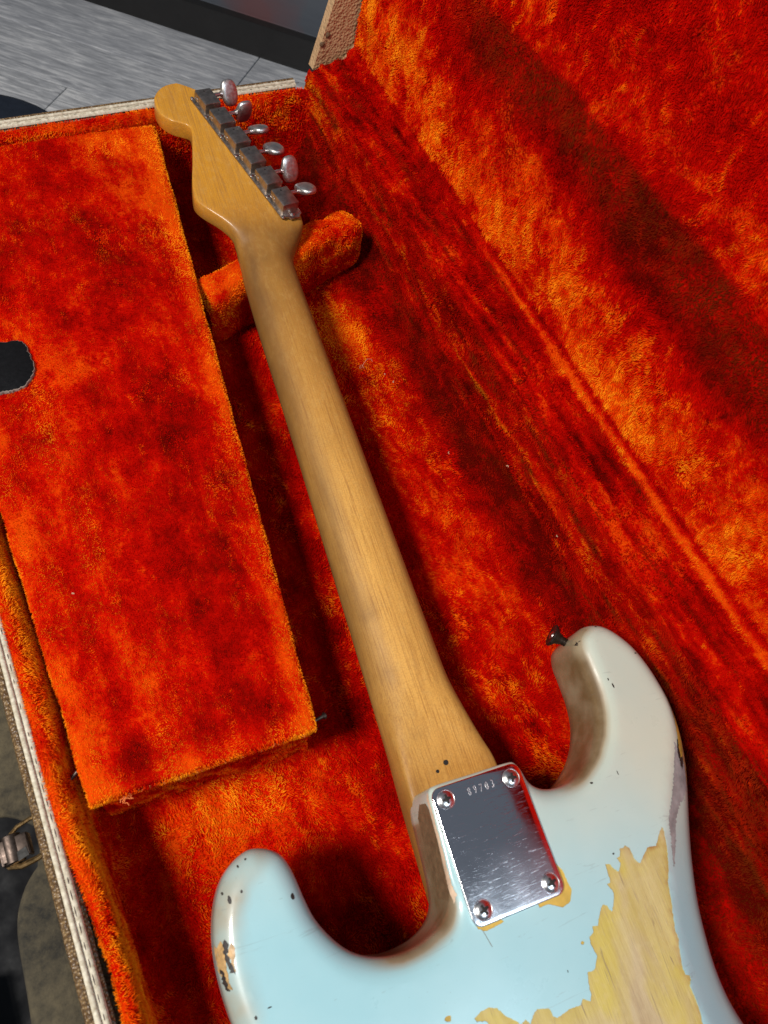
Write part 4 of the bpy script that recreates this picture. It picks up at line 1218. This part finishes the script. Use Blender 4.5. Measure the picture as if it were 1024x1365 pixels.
for y in ys_:
    a, b = pchip(LX, y), pchip(RX, y)
    hd = sstep(446, 486, y)                 # 0 neck, 1 headstock
    hl = sstep(105, 30, y)**1.5                   # heel block
    zb = interp([(-30, -28.6), (40, -28.6), (60, -29.2), (90, -29.6), (200, -30.2), (400, -31.0), (440, -31.2), (462, -29.8), (482, -28.2), (640, -28.0)], y)
    zf = interp([(-30, -53.5), (380, -53.0), (436, -52), (446, -50), (460, -44), (475, -42.2), (640, -42.2)], y)
    zE = interp([(-30, -50), (40, -50), (400, -48.5), (440, -47.5), (458, -42), (474, -36), (486, -33.2), (640, -31.2)], y)
    nexp = 2.15+hd*7.0+hl*5.5
    if hl > 0: zE = zE*(1-hl)+hl*(-36)
    cxm, hw = (a+b)/2, (b-a)/2
    prof = []
    for i in range(NU+1):
        ph = -PI/2+PI*i/NU; u = math.sin(ph)
        h = (1-abs(u)**nexp)**(1/nexp) if abs(u) < 1 else 0.0
        prof.append((cxm+hw*u, y, zE+(zb-zE)*h))
    full = [(a, y, zf+1.2), ] + prof + [(b, y, zf+1.2), (b-min(1.2, hw*.3), y, zf), (a+min(1.2, hw*.3), y, zf)]
    for (x, yy, z) in full:
        V.append((x, yy, z))
        tone = interp([(30, 0.22), (60, 0.12), (90, 0.02), (200, 0.04), (262, 0.24), (310, 0.40), (380, 0.52), (445, 0.62), (466, 0.74), (492, 0.93), (640, 1.0)], yy)
        u = (x-cxm)/(hw or 1)
        tone += 0.18*sstep(0.55, 1.0, abs(u))*(1-hd)
        tone += 0.05*fbm(x, yy*0.1, z, 0.05, 3)
        TO.append(max(0, min(1, tone)))
        g = 0.85*sstep(0.10, 0.95, -u)*(1-hd)*sstep(20, 120, yy)+0.42*sstep(330, 430, yy)*(1-hd)*(0.7+0.8*fbm(x, yy, 0, 0.03, 3))+0.45*math.exp(-((yy-455)/12)**2)*sstep(-10, 25, x)
        g += 0.25*math.exp(-((yy-230)/70)**2)*sstep(-0.3, -0.9, u)+0.35*sstep(50, 30, yy)*sstep(0.4, 0.9, -u)
        for sx__, sy__, rx__, ry__, a__ in ((-15, 100, 6, 5, .7), (-13, 140, 7, 4, .6), (-11, 62, 4, 3, .7), (-12, 395, 6, 9, .6), (8, 330, 9, 14, .35), (-4, 262, 14, 10, .3), (12, 205, 8, 22, .25), (-8, 430, 14, 9, .5), (5, 120, 3, 2, .35)):
            g += 0.6*a__*math.exp(-((x-sx__)/rx__)**2-((yy-sy__)/ry__)**2)*(0.7+0.8*fbm(x, yy, 2, 0.09, 3))
        g += 0.35*sstep(0.55, 0.98, u)*(1-hd)
        GRm.append(max(0, min(0.9, g)))
    row = len(full)
for j in range(len(ys_)-1):
    for i in range(row): Fc.append((j*row+i, j*row+(i+1) % row, (j+1)*row+(i+1) % row, (j+1)*row+i))
Fc.append(tuple(range(row-1, -1, -1))); Fc.append(tuple((len(ys_)-1)*row+i for i in range(row)))
neck = finish('neck', V, Fc, M['maple'], gt, True, False, {'tone': TO, 'grime': GRm}, auto=50)
m_ = MB(); m_.box((-1, 225, -54.6), (20.5, 0, 0), (0, 212, 0), (0, 0, 1.4), 0.8); sub(m_.build('fingerboard', M['rosewood']), neck)
for x, y, r in ((-1.1, 44.6, 1.5), (-7.3, 41.5, 1.0)):
    m_ = MB(); m_.lathe((x, y, -28.9), (0, 0, 1), [(0, r), (0.38, r*0.96), (0.42, 0.05)], 14); sub(m_.build('screw_hole', M['dark_hole']), neck)

# ---- chrome neck plate
def rrect(w, h, r, n=6):
    out = []
    for cx, cy, a0 in ((w-r, h-r, 0), (-w+r, h-r, PI/2), (-w+r, -h+r, PI), (w-r, -h+r, 3*PI/2)):
        for k in range(n+1):
            a = a0+PI/2*k/n; out.append((cx+r*math.cos(a), cy+r*math.sin(a)))
    return out
def bulge(x, y): return 1.75-0.00008*x*x-0.00012*y*y
V, Fc = [], []
rr0 = rrect(25.4, 32.0, 5.0)
n = len(rr0)
for k, (ins, dz) in enumerate(((0, -1.5), (0, -0.45), (0.25, -0.12), (0.75, 0.0))):
    q = rrect(25.4-ins, 32.0-ins, 5.0-ins)
    V += [(x, y, bulge(x, y)+dz) for x, y in q]
for k in range(3):
    for i in range(n): Fc.append((k*n+i, k*n+(i+1) % n, (k+1)*n+(i+1) % n, (k+1)*n+i))
lp = [(V[3*n+i][0], V[3*n+i][1]) for i in range(n)]
pin = [(-24+2*i, -30+2*j) for i in range(25) for j in range(31) if inside(lp, -24+2*i, -30+2*j) and seg_dist(lp, -24+2*i, -30+2*j) > 0.8]
o_, tr = cdt([lp], pin, lambda a, b: inside(lp, a, b))
k0 = len(V); V += [(p.x, p.y, bulge(p.x, p.y)) for p in o_]
for f in tr:
    a, b, c = (o_[i] for i in f)
    f = tuple(f) if (b.x-a.x)*(c.y-a.y)-(b.y-a.y)*(c.x-a.x) > 0 else tuple(f[::-1])
    Fc.append(tuple(i+k0 for i in f))
plate = finish('neck_plate', V, Fc, M['chrome'], gt, True, False, auto=40)
bm = bmesh.new(); bm.from_mesh(plate.data); bmesh.ops.remove_doubles(bm, verts=bm.verts[:], dist=1e-6); bm.to_mesh(plate.data); bm.free()
scm = None
for i, (x, y) in enumerate(((-18.8, 25.5), (18.7, 25.3), (18.9, -25.5), (-18.6, -25.5))):
    if scm is None:
        m_ = MB()
        m_.lathe((0, 0, -0.3), (0, 0, 1), [(0, 4.7), (0.45, 4.7), (0.62, 4.45), (0.55, 4.3), (1.1, 3.7), (1.55, 2.7), (1.8, 1.5), (1.86, 0.05)], 28)
        s0 = m_.build('screw', M['chrome_screw'], plate); scm = s0.data
        mx = MB()
        mx.box((0, 0, 1.50), (2.35, 0, 0), (0, 0.62, 0), (0, 0, 0.30), 0.12); mx.box((0, 0, 1.51), (0.62, 0, 0), (0, 2.35, 0), (0, 0, 0.30), 0.12)
        mx.box((0, 0, 1.62), (0.8, 0.8, 0), (-0.8, 0.8, 0), (0, 0, 0.30), 0.1)
        x0 = mx.build('screw_cross', M['dark_hole'], None); x0d = x0.data; bpy.data.objects.remove(x0)
        so = s0
    else:
        so = s0.copy(); COL.objects.link(so); so.parent = plate
    so.location = (x*S, y*S, bulge(x, y)*S)
    so.rotation_euler = (0, 0, (0.12, -0.2, 0.3, 0.35)[i])
    # the cross recess belongs to its screw mesh
bm = bmesh.new(); bm.from_mesh(scm); nb0 = len(bm.faces); bm.from_mesh(x0d)
bm.faces.ensure_lookup_table()
for f in bm.faces[nb0:]: f.material_index = 1
bm.to_mesh(scm); bm.free(); scm.materials.append(M['dark_hole'])
for i, ch in enumerate('89703'):
    cu = bpy.data.curves.new('serial_digit', 'FONT'); cu.body = ch; cu.size = 5.4*S; cu.extrude = 0.03*S; cu.offset = -0.02*S; cu.align_x = 'CENTER'; cu.align_y = 'CENTER'
    tmp = bpy.data.objects.new('tmp', cu); COL.objects.link(tmp)
    dg = bpy.context.evaluated_depsgraph_get()
    me = bpy.data.meshes.new_from_object(tmp.evaluated_get(dg)); bpy.data.objects.remove(tmp)
    me.materials.clear(); me.materials.append(M['engraved'])
    o = bpy.data.objects.new('serial_digit', me); COL.objects.link(o); o.parent = plate
    xx = -5.6+3.35*i; o.location = (xx*S, (25.4+0.1*math.sin(i*2))*S, (bulge(xx, 25)+0.045)*S); o.scale = (0.66, 1.0, 1.0)
    o.rotation_euler = (0, 0, 0.02*math.sin(i*3))

# ---- tuning machines
et = Vector((-0.2795, 0.9601, 0)); nt = Vector((0.9601, 0.2795, 0)); zt = Vector((0, 0, 1))
rots = [22, -62, 18, 30, -100, -58]        # button turn about its shaft, nearest machine first
P0, P1 = Vector((20.6, 479.9, 0)), Vector((-14.3, 599.6, 0))
HB = -28.0
def hous():
    m = MB(); m.box((0, 0, 5.3), tuple(nt*7.2), tuple(et*9.6), (0, 0, 4.8), 0.8); return m
for i in range(6):
    c = P0.lerp(P1, i/5.0)
    tm = empty('tuning_machine', (c.x, c.y, HB), gt)
    m = MB(); m.box((0, 0, 0.7), tuple(nt*9.3), tuple(et*12.3), (0, 0, 0.65), 0.3); m.build('base_plate', M['steel_dark'], tm)
    hous().build('housing', M['steel_dark'], tm)
    m = MB(); m.lathe(tuple(et*6.4+zt*9.9), (0, 0, 1), [(0, 0.9), (0.22, 0.85), (0.24, 0.05)], 10); m.build('oil_hole', M['dark_hole'], tm)
    m = MB(); m.lathe(tuple(-nt*6.7+et*4.6+zt*4.6), tuple(-nt), [(0, 2.0), (0.7, 2.0), (1.0, 1.5), (1.05, 0.05)], 14); m.build('worm_cap', M['steel'], tm)
    m = MB(); m.lathe(tuple(nt*6.0+et*6.4+zt*5.0), tuple(nt), [(0, 1.7), (0.2, 1.7), (9.5, 1.6), (9.6, 2.3), (11.5, 2.6), (11.6, .1)], 14); m.build('shaft', M['steel'], tm)
    # oval button with a flattened, slightly twisted body
    th_ = math.radians(rots[i])
    fz = zt*math.cos(th_)+et*math.sin(th_); fw = et*math.cos(th_)-zt*math.sin(th_)
    m = MB(); vs, fs = [], []
    nu_, nv_ = 24, 14
    bc = nt*(6.0+11.0+6.6)+et*6.4+zt*5.0
    for j in range(nv_+1):
        b_ = -PI/2+PI*j/nv_
        for k in range(nu_):
            a_ = 2*PI*k/nu_
            sx = math.copysign(abs(math.cos(a_))**0.68, math.cos(a_)); sy = math.copysign(abs(math.sin(a_))**0.9, math.sin(a_))
            cb = math.cos(b_)**0.38; sb = math.copysign(abs(math.sin(b_))**0.8, math.sin(b_))
            x_ = sx*cb*7.3; y_ = sy*cb*10.4; z_ = sb*3.2*(1-0.25*(abs(y_)/10.4)**2)+0.5
            vs.append(tuple(bc+nt*x_+fw*y_+fz*z_))
    for j in range(nv_):
        for k in range(nu_): fs.append((j*nu_+k, j*nu_+(k+1) % nu_, (j+1)*nu_+(k+1) % nu_, (j+1)*nu_+k))
    m.add(vs, fs); m.build('button', M['button'], tm, auto=80)
    spots = [(-nt*7.6-et*12.2, 1.5)] + ([(nt*1.0-et*11.4, 2.0)] if i == 0 else []) + ([(-nt*7.6+et*12.2, 1.5)] if i == 5 else [])
    for q, r_ in spots:
        m = MB(); m.lathe(tuple(q+zt*1.2), (0, 0, 1), [(0, r_), (0.5, r_*0.93), (0.9, r_*0.55), (1.0, 0.05)], 12)
        m.build('screw', M['steel'], tm)
# scalloped end of the lowest base plate
m = MB(); c = P0-et*12.3
star = []
for k in range(24):
    a_ = 2*PI*k/24; r_ = 6.2+0.9*math.cos(a_*6)
    star.append((c.x+nt.x*(r_*math.cos(a_)+1.5)+et.x*r_*0.55*math.sin(a_), c.y+nt.y*(r_*math.cos(a_)+1.5)+et.y*r_*0.55*math.sin(a_)))
ns_ = len(star)
m.add([(x, y, HB+0.1) for x, y in star]+[(x, y, HB+1.3) for x, y in star], [tuple(range(ns_, 2*ns_))]+[(k, (k+1) % ns_, ns_+(k+1) % ns_, ns_+k) for k in range(ns_)])
m.build('plate_end', M['steel_dark'], gt, auto=30)
# ---- strap button on the horn tip
m = MB(); d = Vector((-0.72, 0.69, 0.0)).normalized()
m.lathe((97.0, 87.2, -21), tuple(d), [(0, 4.5), (1.0, 4.5), (1.4, 2.7), (5.0, 2.6), (8.5, 4.0), (11.2, 6.9), (12.2, 7.1), (12.6, 6.6), (12.2, 3.0), (12.0, 0.1)], 26)
sbn = m.build('strap_button', M['iron'], gt)
m = MB(); m.lathe(tuple(Vector((97.0, 87.2, -21))+d*11.9), tuple(d), [(0, 2.8), (0.6, 2.6), (1.2, 1.4), (1.3, 0.05)], 16); sub(m.build('screw', M['steel']), sbn)
